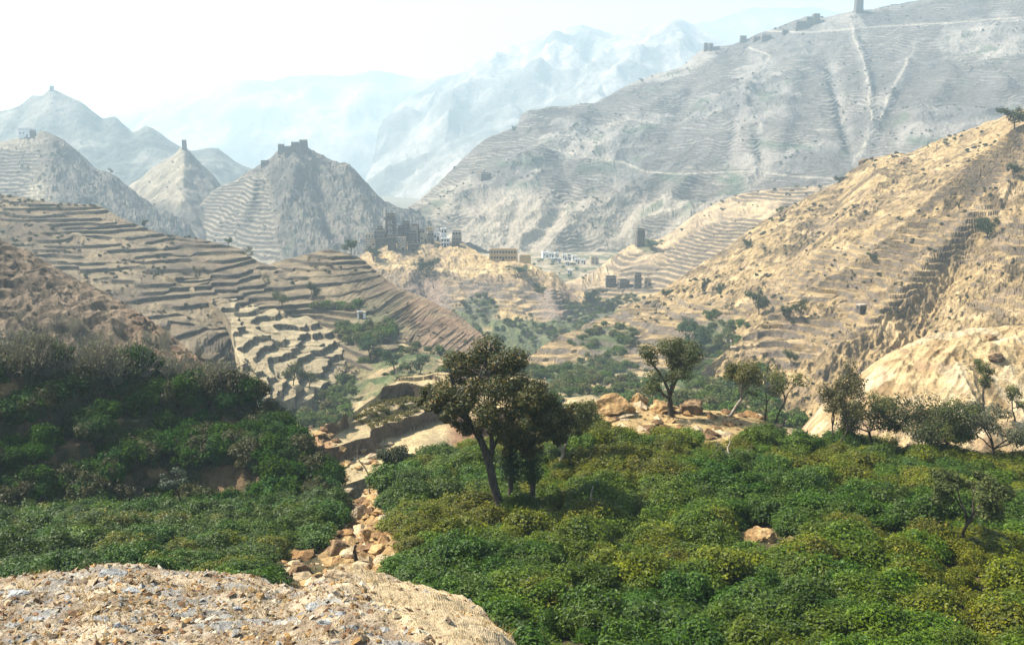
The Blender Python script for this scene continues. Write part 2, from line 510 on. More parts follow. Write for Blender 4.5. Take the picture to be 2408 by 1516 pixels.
def strata(a, s, seed, ang=0.5, amp=1.3, sc=4.0):
    base = rocky(a, s, seed)
    ca, sa = math.cos(ang), math.sin(ang)
    def f(x, y, u, v, t):
        p, q = ca * x - sa * y, sa * x + ca * y
        w = fbm(x / 14, y / 14, 2, seed + 8)
        r1 = ridged(p / sc + 2 * w, q / (sc * 3.5), 3, seed + 9)
        r2 = np.abs(2 * vnoise(p / (sc * .45), q / (sc * 1.4), seed + 11) - 1)
        return base(x, y, u, v, t) + amp * (r1 - 0.45) * (0.4 + 0.6 * sstep(0, 0.1, t)) * (0.35 + 1.3 * sstep(0.35, 0.6, w)) + 0.3 * amp * (r2 - .5)
    return f
hill('left_hill', [
    rowc([(-260, 390), (-120, 350), (0, 336), (50, 325), (75, 320), (100, 309), (130, 316), (160, 338), (215, 388), (260, 405), (305, 440), (360, 480), (400, 500), (460, 540), (540, 590)], 880),
    rowc([(-260, 470), (0, 450), (130, 430), (250, 470), (400, 540), (540, 620)], 800),
    rowc([(-260, 600), (100, 600), (300, 630), (540, 680)], 690)], 380, 170,
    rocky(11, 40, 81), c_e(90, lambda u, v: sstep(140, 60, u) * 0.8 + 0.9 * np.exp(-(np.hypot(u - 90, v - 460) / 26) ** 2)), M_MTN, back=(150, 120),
    terr=dict(lines=True, h=2.7, r=0.35, mask=lambda x, y, u, v: sstep(120, 60, u + 0.25 * (v - 400)) * sstep(340, 360, v), wob=0.8, ws=50., wob2=.25, ws2=9., ps=70., brk=0.5, rough=1.4, fr=[0.999, 0.5, 0.3, 0.15]))
hill('pointed_hill', [
    rowc([(230, 480), (320, 431), (345, 405), (370, 388), (410, 364), (424, 350), (438, 350), (470, 385), (500, 412), (520, 440), (560, 470), (640, 520)], 1040),
    rowc([(230, 540), (330, 490), (430, 440), (520, 500), (640, 560)], 950),
    rowc([(230, 640), (430, 620), (640, 650)], 790)], 180, 110,
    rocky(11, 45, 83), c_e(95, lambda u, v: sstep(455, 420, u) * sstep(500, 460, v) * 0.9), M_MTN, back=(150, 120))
def mask_e1(x, y, u, v):
    return np.maximum(sstep(655, 625, u - 0.15 * (v - 480)) * sstep(405, 425, v), 0.15 * sstep(0.5, 0.6, fbm(x / 30, y / 30, 2, 4)))
hill('castle_hill', [
    rowc([(380, 590), (430, 540), (470, 482), (510, 439), (560, 420), (590, 399), (640, 370), (660, 352), (690, 341), (720, 343), (748, 358), (790, 376), (830, 399), (870, 441), (910, 478), (960, 492), (1020, 516), (1070, 546), (1140, 600)], 930),
    rowc([(400, 610), (520, 540), (640, 470), (720, 450), (820, 490), (930, 540), (1140, 620)], 850),
    rowc([(420, 660), (600, 660), (800, 665), (1000, 650), (1160, 640)], 720)], 520, 200,
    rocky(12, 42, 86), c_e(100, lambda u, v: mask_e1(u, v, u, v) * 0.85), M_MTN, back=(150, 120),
    feats=[([(600, 400), (590, 480), (560, 560)], 14, 7), ([(740, 370), (760, 470), (790, 580)], 18, -8), ([(700, 360), (690, 450), (650, 560)], 14, 7), ([(800, 385), (850, 480), (880, 560)], 18, 7)],
    terr=dict(lines=True, h=3.0, r=0.35, mask=mask_e1, wob=0.8, ws=50., wob2=.25, ws2=9., ps=60., brk=0.5, rough=1.5, fr=[0.999, 0.5, 0.3, 0.15]))

# ---- promontory of the village
def c_m(x, y, z, u, v, k, t):
    n = fbm(x / 22, y / 22, 4, 111); m = fbm(x / 5, y / 5, 4, 112)
    c = mixc((0.20, 0.15, 0.10), (0.40, 0.29, 0.15), sstep(0.35, 0.65, n * .5 + m * .5))
    rock = sstep(0, 1, np.maximum(np.exp(-((u - 1000) / 60) ** 2 - ((v - 720) / 80) ** 2), np.exp(-((u - 1310) / 60) ** 2 - ((v - 720) / 60) ** 2)))
    c = over(c, (0.19, 0.14, 0.11), 0.8 * rock)
    c = over(c, (0.06, 0.085, 0.035), 0.85 * sstep(0.45, 0.6, fbm(x / 15, y / 15, 3, 115) * 0.6 + sstep(660, 780, v) * 0.35))
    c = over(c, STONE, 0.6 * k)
    c = over(c, (0.48, 0.36, 0.2), 0.8 * sstep(5, 2, line_dist(u, v, [(900, 622), (960, 628), (1100, 640), (1200, 640), (1290, 620)])))
    return c
hill('village_promontory', [
    [(780, 640, 540), (830, 608, 545), (870, 590, 550), (910, 572, 555), (960, 566, 560), (1010, 562, 565), (1060, 568, 565), (1095, 578, 560), (1130, 598, 550), (1180, 608, 540), (1235, 616, 535), (1290, 640, 530), (1350, 678, 525), (1420, 700, 525), (1500, 690, 530), (1600, 690, 530)],
    [(790, 690, 510), (900, 650, 515), (1000, 650, 518), (1100, 655, 515), (1200, 665, 510), (1300, 700, 505), (1420, 740, 500), (1600, 740, 495)],
    [(800, 800, 470), (900, 790, 468), (1000, 780, 468), (1100, 790, 465), (1200, 790, 462), (1300, 800, 458), (1420, 810, 450), (1600, 800, 450)],
    [(800, 930, 430), (1000, 930, 428), (1200, 930, 420), (1420, 930, 410), (1600, 900, 410)]], 420, 210,
    strata(4.5, 24, 117, 0.4, 1.3, 5), c_m, M_HILL, back=(60, 60),
    feats=[([(1000, 600), (1010, 700), (980, 790)], 24, -4), ([(1290, 640), (1300, 720), (1330, 790)], 26, 4)],
    terr=dict(h=2.3, r=0.3, mask=lambda x, y, u, v: sstep(0.44, 0.52, fbm(x / 26, y / 26, 2, 119)) * sstep(600, 640, v), wob=0.7, ws=30., wob2=.25, ws2=6., ps=35., brk=1.0, rough=0.6, fr=[0.999, 0.6, 0.3, 0.15]))

# ---- terraced hill with the lone tower
def c_d0(x, y, z, u, v, k, t):
    n = fbm(x / 30, y / 30, 4, 121); m = fbm(x / 6, y / 6, 4, 122)
    c = mixc((0.26, 0.20, 0.13), (0.42, 0.31, 0.18), sstep(0.35, 0.65, n * .5 + m * .5))
    c = over(c, (0.06, 0.075, 0.04), 0.8 * sstep(0.56, 0.66, m * .5 + n * .3 + 0.3 * np.exp(-((u - 1520) / 30) ** 2 - ((v - 580) / 22) ** 2)))
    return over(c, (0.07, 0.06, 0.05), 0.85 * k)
hill('tower_hill', [
    [(1330, 662, 590), (1390, 642, 610), (1440, 606, 630), (1500, 570, 645), (1560, 560, 650), (1640, 503, 665), (1740, 458, 675), (1850, 441, 675), (1960, 432, 675), (2100, 400, 670), (2250, 380, 660)],
    [(1330, 690, 560), (1450, 650, 580), (1560, 620, 590), (1700, 560, 595), (1850, 520, 595), (2100, 480, 590), (2250, 460, 580)],
    [(1330, 800, 500), (1500, 780, 500), (1700, 740, 500), (1900, 680, 500), (2250, 600, 500)]], 440, 160,
    rel(5, 50, 1.5, 10, seed=131), c_d0, M_HILL, back=(120, 110),
    terr=dict(lines=True, h=1.9, r=0.35, mask=lambda x, y, u, v: sstep(0.32, 0.45, fbm(x / 40, y / 40, 2, 133)), wob=0.9, ws=45., wob2=.2, ws2=9., ps=90., brk=0.5, rough=0.4, fr=[0.999, 0.35, 0.17]))

# ---- floor of the valley with the white town
def c_vb(x, y, z, u, v, k, t):
    n = fbm(x / 18, y / 18, 4, 135)
    m = fbm(x / 5, y / 5, 3, 137)
    return mixc((0.10, 0.10, 0.06), (0.30, 0.24, 0.165), sstep(0.36, 0.6, n * .5 + m * .5))
hill('valley_bottom', [
    [(1060, 588, 840), (1250, 592, 830), (1400, 592, 820), (1600, 590, 810)],
    [(1060, 640, 690), (1250, 640, 690), (1400, 648, 680), (1600, 650, 670)],
    [(1060, 740, 540), (1250, 740, 540), (1400, 750, 535), (1600, 750, 530)]], 220, 120, rel(4, 50, 1.5, 10, seed=136, rid=False), c_vb, M_MTN, back=(20, 30))

# ---- golden slope at the right
def c_d(seed, gold=0.5, dark=0.35):
    def f(x, y, z, u, v, k, t):
        n = fbm(x / 20, y / 20, 4, seed); m = fbm(x / 4, y / 4, 4, seed + 1); w = ridged(x / 9, y / 16, 3, seed + 2)
        c = mixc((0.125, 0.09, 0.05), (0.33, 0.237, 0.12), sstep(0.32, 0.6, n * .35 + m * .65))
        c = over(c, (0.15, 0.11, 0.085), dark * sstep(0.55, 0.7, w * 0.6 + m * 0.4))
        c = over(c, (0.50, 0.37, 0.21), 0.5 * sstep(0.62, 0.75, fbm(x / 7, y / 7, 4, seed + 5)))
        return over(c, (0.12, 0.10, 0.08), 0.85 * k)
    return f
def c_d1(x, y, z, u, v, k, t):
    c = c_d(141)(x, y, z, u, v, k, t)
    g = np.exp(-((u - 1420) / 80) ** 2 - ((v - 800) / 40) ** 2) + np.exp(-((u - 1680) / 80) ** 2 - ((v - 800) / 60) ** 2) + np.exp(-((u - 1400) / 110) ** 2 - ((v - 870) / 30) ** 2)
    return over(c, (0.06, 0.085, 0.035), 0.85 * sstep(0.35, 0.6, np.clip(g, 0, 1) * 0.8 + 0.5 * (fbm(x / 8, y / 8, 3, 145) - 0.5)) * (1 - 0.8 * k))
def mask_d1(x, y, u, v):
    a = sstep(1760, 1640, u + (v - 720) * 0.2) * sstep(690, 712, v + 0.05 * (1600 - u))
    b = 0.9 * sstep(0.47, 0.53, fbm(x / 34, y / 34, 2, 147))
    return np.maximum(a, b * sstep(470, 560, v))
hill('golden_slope', [
    [(1200, 880, 318), (1240, 840, 325), (1300, 800, 340), (1400, 754, 362), (1480, 717, 382), (1545, 690, 398), (1640, 624, 428), (1700, 587, 443), (1790, 522, 458), (1880, 472, 473), (1960, 432, 483), (2000, 398, 488), (2040, 374, 488), (2130, 361, 488), (2200, 332, 488), (2300, 296, 480), (2408, 256, 470), (2600, 200, 450)],
    [(1230, 905, 300), (1330, 850, 315), (1500, 790, 335), (1650, 740, 350), (1780, 670, 365), (1920, 580, 380), (2050, 500, 392), (2200, 430, 398), (2408, 350, 395), (2600, 300, 385)],
    [(1240, 960, 280), (1400, 930, 280), (1550, 920, 280), (1700, 900, 280), (1850, 800, 290), (2000, 700, 305), (2200, 560, 320), (2408, 460, 330), (2600, 400, 330)]], 470, 270,
    strata(2.4, 19, 149, -0.6, 1.1, 4.2), c_d1, M_HILL, back=(90, 90),
    feats=[([(2040, 380), (1900, 560), (1760, 690)], 22, -3), ([(2130, 365), (2000, 520), (1880, 640)], 26, 4)],
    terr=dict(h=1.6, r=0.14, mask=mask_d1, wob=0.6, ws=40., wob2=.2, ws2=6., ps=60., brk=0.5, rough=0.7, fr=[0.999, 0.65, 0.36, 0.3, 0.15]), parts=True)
def mask_d2(x, y, u, v):
    # a band of terraces along the spur
    d = line_dist(u, v, [(1880, 790), (1960, 715), (2040, 650), (2130, 575), (2200, 510), (2290, 410), (2370, 350)])
    a = sstep(104, 90, d + 40 * (fbm(x / 9, y / 9, 2, 150) - 0.5)) * sstep(0.28, 0.34, fbm(x / 14, y / 14, 2, 151))
    b = sstep(2330, 2360, u) * sstep(500, 530, v) * sstep(640, 610, v)
    b = np.maximum(b, 0.8 * sstep(0.56, 0.60, fbm(x / 20, y / 20, 2, 157)) * sstep(560, 620, v) * sstep(860, 800, v))
    return np.maximum(a, b)
hill('golden_spur', [
    [(1640, 880, 238), (1690, 836, 248), (1750, 790, 263), (1830, 724, 283), (1920, 667, 298), (2000, 622, 308), (2080, 562, 318), (2150, 502, 328), (2200, 452, 335), (2290, 372, 342), (2360, 322, 343), (2408, 292, 343), (2600, 200, 330)],
    [(1665, 900, 238), (1780, 830, 252), (1880, 770, 268), (1990, 700, 284), (2100, 620, 299), (2200, 540, 312), (2300, 460, 324), (2408, 380, 331), (2600, 300, 325)],
    [(1700, 960, 222), (1800, 930, 226), (1900, 880, 234), (2010, 820, 245), (2130, 740, 260), (2250, 650, 275), (2408, 540, 290), (2600, 460, 288)],
    [(1740, 1040, 205), (1850, 1020, 204), (1950, 990, 204), (2080, 940, 206), (2220, 880, 210), (2408, 820, 214), (2600, 790, 214)],
    [(1740, 1120, 192), (1950, 1100, 188), (2220, 1050, 182), (2408, 1000, 178), (2600, 980, 174)]], 400, 300,
    strata(2.5, 15, 153, -0.6, 1.0, 3.4), c_d(154, dark=0.55), M_HILL, back=(70, 80),
    feats=[([(2330, 520), (2200, 700), (2100, 860)], 30, -3.5), ([(2408, 400), (2250, 560), (2060, 760), (1900, 900)], 26, 3.5), ([(2150, 760), (2080, 860), (1980, 960)], 16, -3)],
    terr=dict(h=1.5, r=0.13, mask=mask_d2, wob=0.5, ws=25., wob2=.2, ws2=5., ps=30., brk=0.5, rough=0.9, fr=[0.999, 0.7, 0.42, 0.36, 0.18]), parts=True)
def c_d3(x, y, z, u, v, k, t):
    n = fbm(x / 8, y / 8, 4, 161); m = fbm(x / 1.6, y / 1.6, 4, 162)
    c = mixc((0.24, 0.165, 0.085), (0.42, 0.31, 0.17), sstep(0.3, 0.62, n * .5 + m * .5))
    c = over(c, (0.50, 0.41, 0.27), 0.6 * sstep(0.55, 0.7, fbm(x / 3, y / 3, 4, 163)))
    return over(c, (0.18, 0.12, 0.08), 0.5 * sstep(0.6, 0.72, ridged(x / 4, y / 7, 3, 164)))
hill('golden_hump', [
    rowc([(1900, 1010), (1960, 935), (2010, 890), (2060, 852), (2110, 821), (2180, 791), (2250, 773), (2330, 768), (2408, 766), (2600, 780)], 118),
    rowc([(1900, 1060), (2010, 960), (2130, 900), (2270, 870), (2408, 870), (2600, 870)], 108),
    rowc([(1900, 1180), (2060, 1150), (2250, 1150), (2600, 1150)], 92)], 260, 150,
    strata(1.9, 9, 165, -0.7, 0.42, 1.9), c_d3, M_NEAR, back=(30, 30), smooth=False)

# ---- terraces at the left
def c_f(seed, dry=0.5):
    def f(x, y, z, u, v, k, t):
        n = fbm(x / 18, y / 18, 4, seed); m = fbm(x / 3.5, y / 3.5, 4, seed + 1)
        c = mixc((0.08, 0.063, 0.041), (0.19, 0.148, 0.09), sstep(0.3, 0.66, n * .5 + m * .5 + (dry - 0.5)))
        c = over(c, (0.12, 0.085, 0.055), 0.7 * sstep(0.54, 0.68, fbm(x / 9, y / 9, 4, seed + 2)) * sstep(0.7, 0.4, np.full_like(x, dry)))
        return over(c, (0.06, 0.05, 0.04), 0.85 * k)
    return f
def mask_f(x, y, u, v):
    return sstep(0.31, 0.37, fbm(x / 24, y / 16, 3, 171)) * (0.75 + 0.25 * sstep(0.35, 0.45, fbm(x / 7, y / 7, 2, 172)))
hill('terraced_hill', [
    [(-260, 440, 420), (-100, 446, 415), (0, 458, 408), (60, 466, 404), (130, 476, 400), (230, 483, 394), (290, 513, 385), (380, 548, 374), (480, 563, 364), (560, 583, 354), (605, 612, 344), (680, 640, 330)],
    [(-260, 520, 370), (0, 540, 362), (150, 560, 352), (300, 590, 342), (450, 620, 330), (560, 645, 322), (620, 665, 316), (700, 690, 308)],
    [(-260, 620, 318), (0, 640, 310), (150, 660, 302), (300, 690, 292), (430, 712, 286), (560, 722, 289), (640, 737, 291), (720, 742, 297)],
    [(-260, 780, 250), (100, 800, 245), (300, 830, 235), (420, 850, 232), (500, 865, 234), (560, 875, 246), (640, 880, 256), (720, 860, 266)]], 520, 420,
    rel(3.0, 40, 1.2, 9, seed=173, rid=False), c_f(174), M_HILL, back=(60, 60),
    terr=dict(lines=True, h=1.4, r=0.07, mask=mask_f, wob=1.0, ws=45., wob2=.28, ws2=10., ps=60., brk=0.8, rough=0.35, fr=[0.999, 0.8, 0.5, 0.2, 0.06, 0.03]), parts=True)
hill('terraced_ridge', [
    [(560, 670, 322), (610, 640, 338), (640, 621, 345), (680, 610, 350), (720, 598, 354), (760, 587, 355), (800, 591, 353), (850, 607, 350), (890, 640, 344), (935, 673, 335), (1000, 702, 322), (1080, 742, 306), (1150, 802, 290), (1190, 850, 280)],
    [(500, 710, 300), (600, 680, 312), (700, 650, 325), (800, 640, 330), (870, 670, 325), (950, 715, 312), (1040, 760, 298), (1110, 810, 284), (1160, 865, 272)],
    [(480, 745, 280), (600, 720, 292), (700, 712, 298), (800, 715, 298), (880, 745, 290), (960, 790, 278), (1030, 830, 268), (1100, 870, 262)],
    [(480, 800, 276), (600, 780, 286), (720, 775, 289), (800, 780, 281), (880, 810, 262), (960, 850, 248), (1030, 880, 243), (1100, 910, 240)],
    [(480, 900, 258), (720, 880, 264), (850, 890, 242), (1030, 940, 224), (1100, 960, 220)]], 460, 360,
    rel(2.2, 30, 1.0, 7, seed=175, rid=False), lambda x, y, z, u, v, k, t: over(over(c_f(176, 0.62)(x, y, z, u, v, k, t), (0.20, 0.125, 0.08), 0.65 * sstep(900, 960, u + (v - 740) * -0.3) * sstep(0.3, 0.6, fbm(x / 6, y / 6, 3, 3))), GREEN, 0.8 * (1 - k) * sstep(0.4, 0.5, fbm(x / 6, y / 6, 3, 14)) * np.clip(np.exp(-((u - 860) / 80) ** 2 - ((v - 770) / 40) ** 2) + np.exp(-((u - 790) / 60) ** 2 - ((v - 722) / 10) ** 2), 0, 1)),
    M_HILL, back=(60, 70),
    terr=dict(lines=True, h=1.4, r=0.07, mask=lambda x, y, u, v: (0.4 + 0.6 * mask_f(x, y, u, v)) * sstep(960, 900, u - (v - 740) * 0.3), wob=0.6, ws=40., wob2=.14, ws2=9., ps=70., brk=0.4, rough=0.35, fr=[0.999, 0.8, 0.5, 0.2, 0.06, 0.03]), parts=True)
hill('terraced_flats', [
    [(380, 640, 310), (460, 690, 298), (520, 730, 274), (545, 780, 250), (555, 830, 228), (575, 880, 208), (590, 950, 186)],
    [(520, 660, 318), (600, 700, 306), (630, 745, 282), (650, 790, 262), (655, 840, 240), (650, 890, 220), (650, 950, 200)],
    [(640, 700, 322), (745, 742, 303), (805, 768, 292), (805, 803, 277), (800, 852, 256), (780, 905, 234), (765, 955, 215)],
    [(680, 720, 325), (775, 755, 306), (830, 785, 296), (830, 820, 281), (825, 868, 260), (805, 922, 238), (790, 970, 220)]], 260, 260,
    rel(0.8, 40, 0.3, 9, seed=178, rid=False), lambda x, y, z, u, v, k, t: over(c_f(179, 0.78)(x, y, z, u, v, k, t), (0.33, 0.27, 0.165), 0.75 * (1 - k) * sstep(0, 6, u - 540)), M_HILL, back=(0.001, 3), skirt=7, seg=[1, 1, .25],
    terr=dict(h=1.7, r=0.07, mask=lambda x, y, u, v: np.ones_like(x), wob=1.5, ws=26., wob2=.35, ws2=7., ps=40., brk=0.5, rough=0.12, fr=[0.999, 0.6, 0.2, 0.1, 0.05]), parts=True)

# ---- brown hill and the valley between
def c_g(x, y, z, u, v, k, t):
    n = fbm(x / 9, y / 9, 4, 181); m = fbm(x / 2, y / 2, 4, 182)
    c = mixc((0.07, 0.053, 0.037), (0.20, 0.15, 0.10), sstep(0.32, 0.66, n * .4 + m * .6))
    c = over(c, (0.25, 0.14, 0.08), 0.5 * sstep(250, 400, u) * sstep(0.4, 0.6, n))
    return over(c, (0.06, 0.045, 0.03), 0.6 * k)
hill('brown_hill', [
    [(-260, 490, 190), (-100, 530, 187), (0, 566, 184), (60, 591, 181), (150, 641, 177), (260, 691, 171), (340, 741, 165), (390, 781, 159), (450, 823, 152), (510, 870, 144), (600, 960, 132)],
    [(-260, 620, 168), (0, 680, 166), (150, 720, 162), (300, 770, 156), (400, 830, 149), (480, 890, 140), (600, 990, 128)],
    [(-260, 880, 150), (0, 890, 150), (300, 900, 146), (450, 930, 138), (600, 1040, 122)]], 360, 200,
    lambda x, y, u, v, t: (2.6 * (ridged(x / 9 + y / 14, y / 8, 4, 183) - 0.4) + 1.3 * (ridged(x / 2.6 + y / 4, y / 3.2, 3, 187) - 0.4) + 0.6 * (fbm(x / 2, y / 2, 3, 184) - .5)) * (0.35 + 0.65 * sstep(0, 0.2, t)), c_g, M_NEAR, back=(40, 45), smooth=False,
    terr=dict(h=1.3, r=0.2, flat=0.3, mask=lambda x, y, u, v: 0.75 * sstep(0.4, 0.5, fbm(x / 10, y / 10, 2, 188)), wob=1.0, ws=18., wob2=.4, ws2=4., ps=16., brk=1.0, rough=0.5))
def c_v(x, y, z, u, v, k, t):
    n = fbm(x / 10, y / 10, 4, 191); m = fbm(x / 2.5, y / 2.5, 4, 192)
    c = mixc((0.055, 0.08, 0.03), (0.20, 0.16, 0.085), sstep(0.35, 0.65, n * .6 + m * .4))
    return over(c, (0.40, 0.30, 0.17), 0.8 * sstep(0.58, 0.66, fbm(x / 14, y / 9, 3, 193)))
hill('valley', [
    [(690, 800, 305), (760, 780, 312), (850, 790, 290), (950, 810, 266), (1050, 840, 262), (1150, 860, 265), (1260, 870, 275), (1400, 880, 285), (1560, 870, 295), (1700, 850, 290), (1800, 850, 260)],
    [(680, 930, 243), (850, 890, 238), (1050, 900, 208), (1260, 920, 215), (1500, 920, 220), (1800, 930, 200)],
    [(640, 1030, 178), (760, 1010, 186), (1000, 1000, 165), (1260, 1000, 150), (1560, 1000, 150), (1900, 1010, 150)],
    [(600, 1200, 96), (760, 1160, 98), (1000, 1130, 105), (1260, 1100, 112), (1560, 1080, 115), (1900, 1090, 115)]], 300, 150,
    rocky(2.2, 14, 195), c_v, M_HILL, back=(30, 20))
# ---- small dry fields above the gully
def c_q(x, y, z, u, v, k, t):
    m = fbm(x / 2, y / 2, 4, 201); n = fbm(x / 9, y / 9, 3, 202)
    c = mixc((0.33, 0.26, 0.15), (0.45, 0.35, 0.19), sstep(0.35, 0.65, m * .6 + n * .4))
    c = over(c, RED, 0.75 * sstep(1035, 1075, u + 20 * (n - .5)) * sstep(960, 1000, v))
    c = over(c, (0.30, 0.17, 0.09), 0.8 * sstep(800, 770, u) * sstep(985, 1010, v))
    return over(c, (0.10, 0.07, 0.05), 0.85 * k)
hill('dry_fields', [
    [(735, 1000, 100), (790, 1000, 100), (850, 955, 107), (900, 920, 113), (950, 891, 118), (1010, 885, 119), (1120, 882, 119), (1300, 900, 117)],
    [(720, 1040, 97), (800, 1035, 98), (870, 1005, 103), (940, 970, 109), (1010, 950, 113), (1120, 945, 114), (1300, 960, 111)],
    [(700, 1090, 92), (820, 1065, 97), (900, 1050, 100), (980, 1020, 105), (1050, 1005, 108), (1150, 1005, 108), (1300, 1020, 105)],
    [(700, 1180, 84), (820, 1150, 88), (900, 1130, 91), (1050, 1110, 95), (1150, 1100, 97), (1300, 1100, 97)]], 260, 140,
    rel(0.5, 20, 0.4, 4, seed=205, rid=False), c_q, M_NEAR, back=(20, 20), skirt=6,
    terr=dict(h=1.7, r=0.06, mask=lambda x, y, u, v: np.ones_like(x), wob=0.5, ws=13., wob2=.32, ws2=4., ps=24., brk=0.5, rough=0.3, fr=[0.999, 0.6, 0.22, 0.12, 0.06]), parts=True)

# ---- shaded slope at the left
def c_h(x, y, z, u, v, k, t):
    n = fbm(x / 5, y / 5, 4, 211); m = fbm(x / 1.2, y / 1.2, 4, 212)
    c = mixc((0.05, 0.05, 0.022), (0.17, 0.115, 0.065), sstep(0.4, 0.7, n * .5 + m * .5))
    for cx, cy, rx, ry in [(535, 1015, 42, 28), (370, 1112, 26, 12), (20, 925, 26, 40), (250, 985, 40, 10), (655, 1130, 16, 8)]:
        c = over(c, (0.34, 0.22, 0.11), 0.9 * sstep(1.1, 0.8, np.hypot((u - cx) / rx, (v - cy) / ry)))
    return c
hill('shaded_slope', [
    [(-260, 862, 70), (-100, 862, 73), (0, 862, 75), (150, 855, 78), (300, 872, 80), (450, 900, 81), (560, 932, 81), (610, 962, 80), (660, 1010, 78), (710, 1075, 75), (780, 1150, 72), (830, 1190, 70)],
    [(-260, 985, 66), (0, 985, 70), (200, 985, 74), (400, 995, 77), (540, 1015, 77), (640, 1050, 75), (720, 1110, 72), (820, 1200, 69)],
    [(-260, 1130, 62), (0, 1130, 65), (200, 1130, 69), (400, 1125, 72), (560, 1120, 72), (660, 1140, 71), (740, 1180, 69), (810, 1215, 68)],
    [(-260, 1260, 58), (0, 1260, 61), (400, 1250, 66), (660, 1240, 66), (810, 1240, 66)]], 270, 180,
    rel(0.8, 9, 0.5, 2.5, seed=215, rid=False), c_h, M_NEAR, back=(25, 25),
    terr=dict(h=2.6, r=0.16, mask=lambda x, y, u, v: 0.95 + 0 * x, wob=0.5, ws=16., wob2=.15, ws2=4., ps=25., brk=0.5, rough=0.3, fr=[0.999, 0.6, 0.32, 0.25, 0.12]))

# ---- ground of the bush fields and the gully
GULLY = [(850, 1120), (850, 1200), (860, 1280), (880, 1340), (900, 1420), (900, 1500)]
def c_l(x, y, z, u, v, k, t):
    n = fbm(x / 4, y / 4, 4, 221); m = fbm(x / 0.8, y / 0.8, 4, 222)
    c = mixc((0.05, 0.045, 0.02), (0.16, 0.12, 0.06), sstep(0.4, 0.7, n * .5 + m * .5))
    g = sstep(85, 45, line_dist(u, v, GULLY) + 30 * (n - .5))
    c = over(c, (0.40, 0.26, 0.12), g * (0.5 + 0.5 * m))
    e = sstep(1075, 1035, v + (u - 1400) * -0.02 + 20 * (n - .5)) * sstep(1330, 1400, u)
    return over(c, (0.44, 0.31, 0.15), e * (0.5 + 0.5 * m))
hill('field_ground', [
    [(-260, 1215, 66), (200, 1215, 66), (500, 1205, 66), (700, 1190, 66), (800, 1175, 66), (880, 1135, 66), (1000, 1090, 67), (1200, 1045, 71), (1330, 1000, 75), (1400, 968, 77), (1470, 945, 78), (1530, 955, 78), (1600, 962, 78), (1750, 975, 77), (1830, 1000, 75), (1900, 1030, 74), (2100, 1070, 72), (2300, 1090, 70), (2600, 1100, 69)],
    [(-260, 1310, 48), (300, 1310, 48), (640, 1320, 48), (760, 1320, 48), (860, 1270, 48), (1000, 1260, 48), (1300, 1240, 49), (1600, 1220, 50), (1900, 1220, 50), (2200, 1230, 49), (2600, 1240, 49)],
    [(-260, 1600, 28), (300, 1600, 28), (640, 1600, 28), (760, 1600, 28), (900, 1560, 29), (1000, 1600, 29), (1300, 1660, 28), (1600, 1700, 27), (1900, 1720, 26), (2600, 1740, 26)],
    [(-260, 2300, 14), (300, 2300, 14), (900, 2300, 14), (1600, 2300, 15), (2600, 2300, 15)]], 280, 160,
    rel(0.7, 8, 0.35, 2, seed=225, rid=False), c_l, M_NEAR, back=(20, 25), feats=[(GULLY, 34, -0.9)], seg=[1, 1, .4])

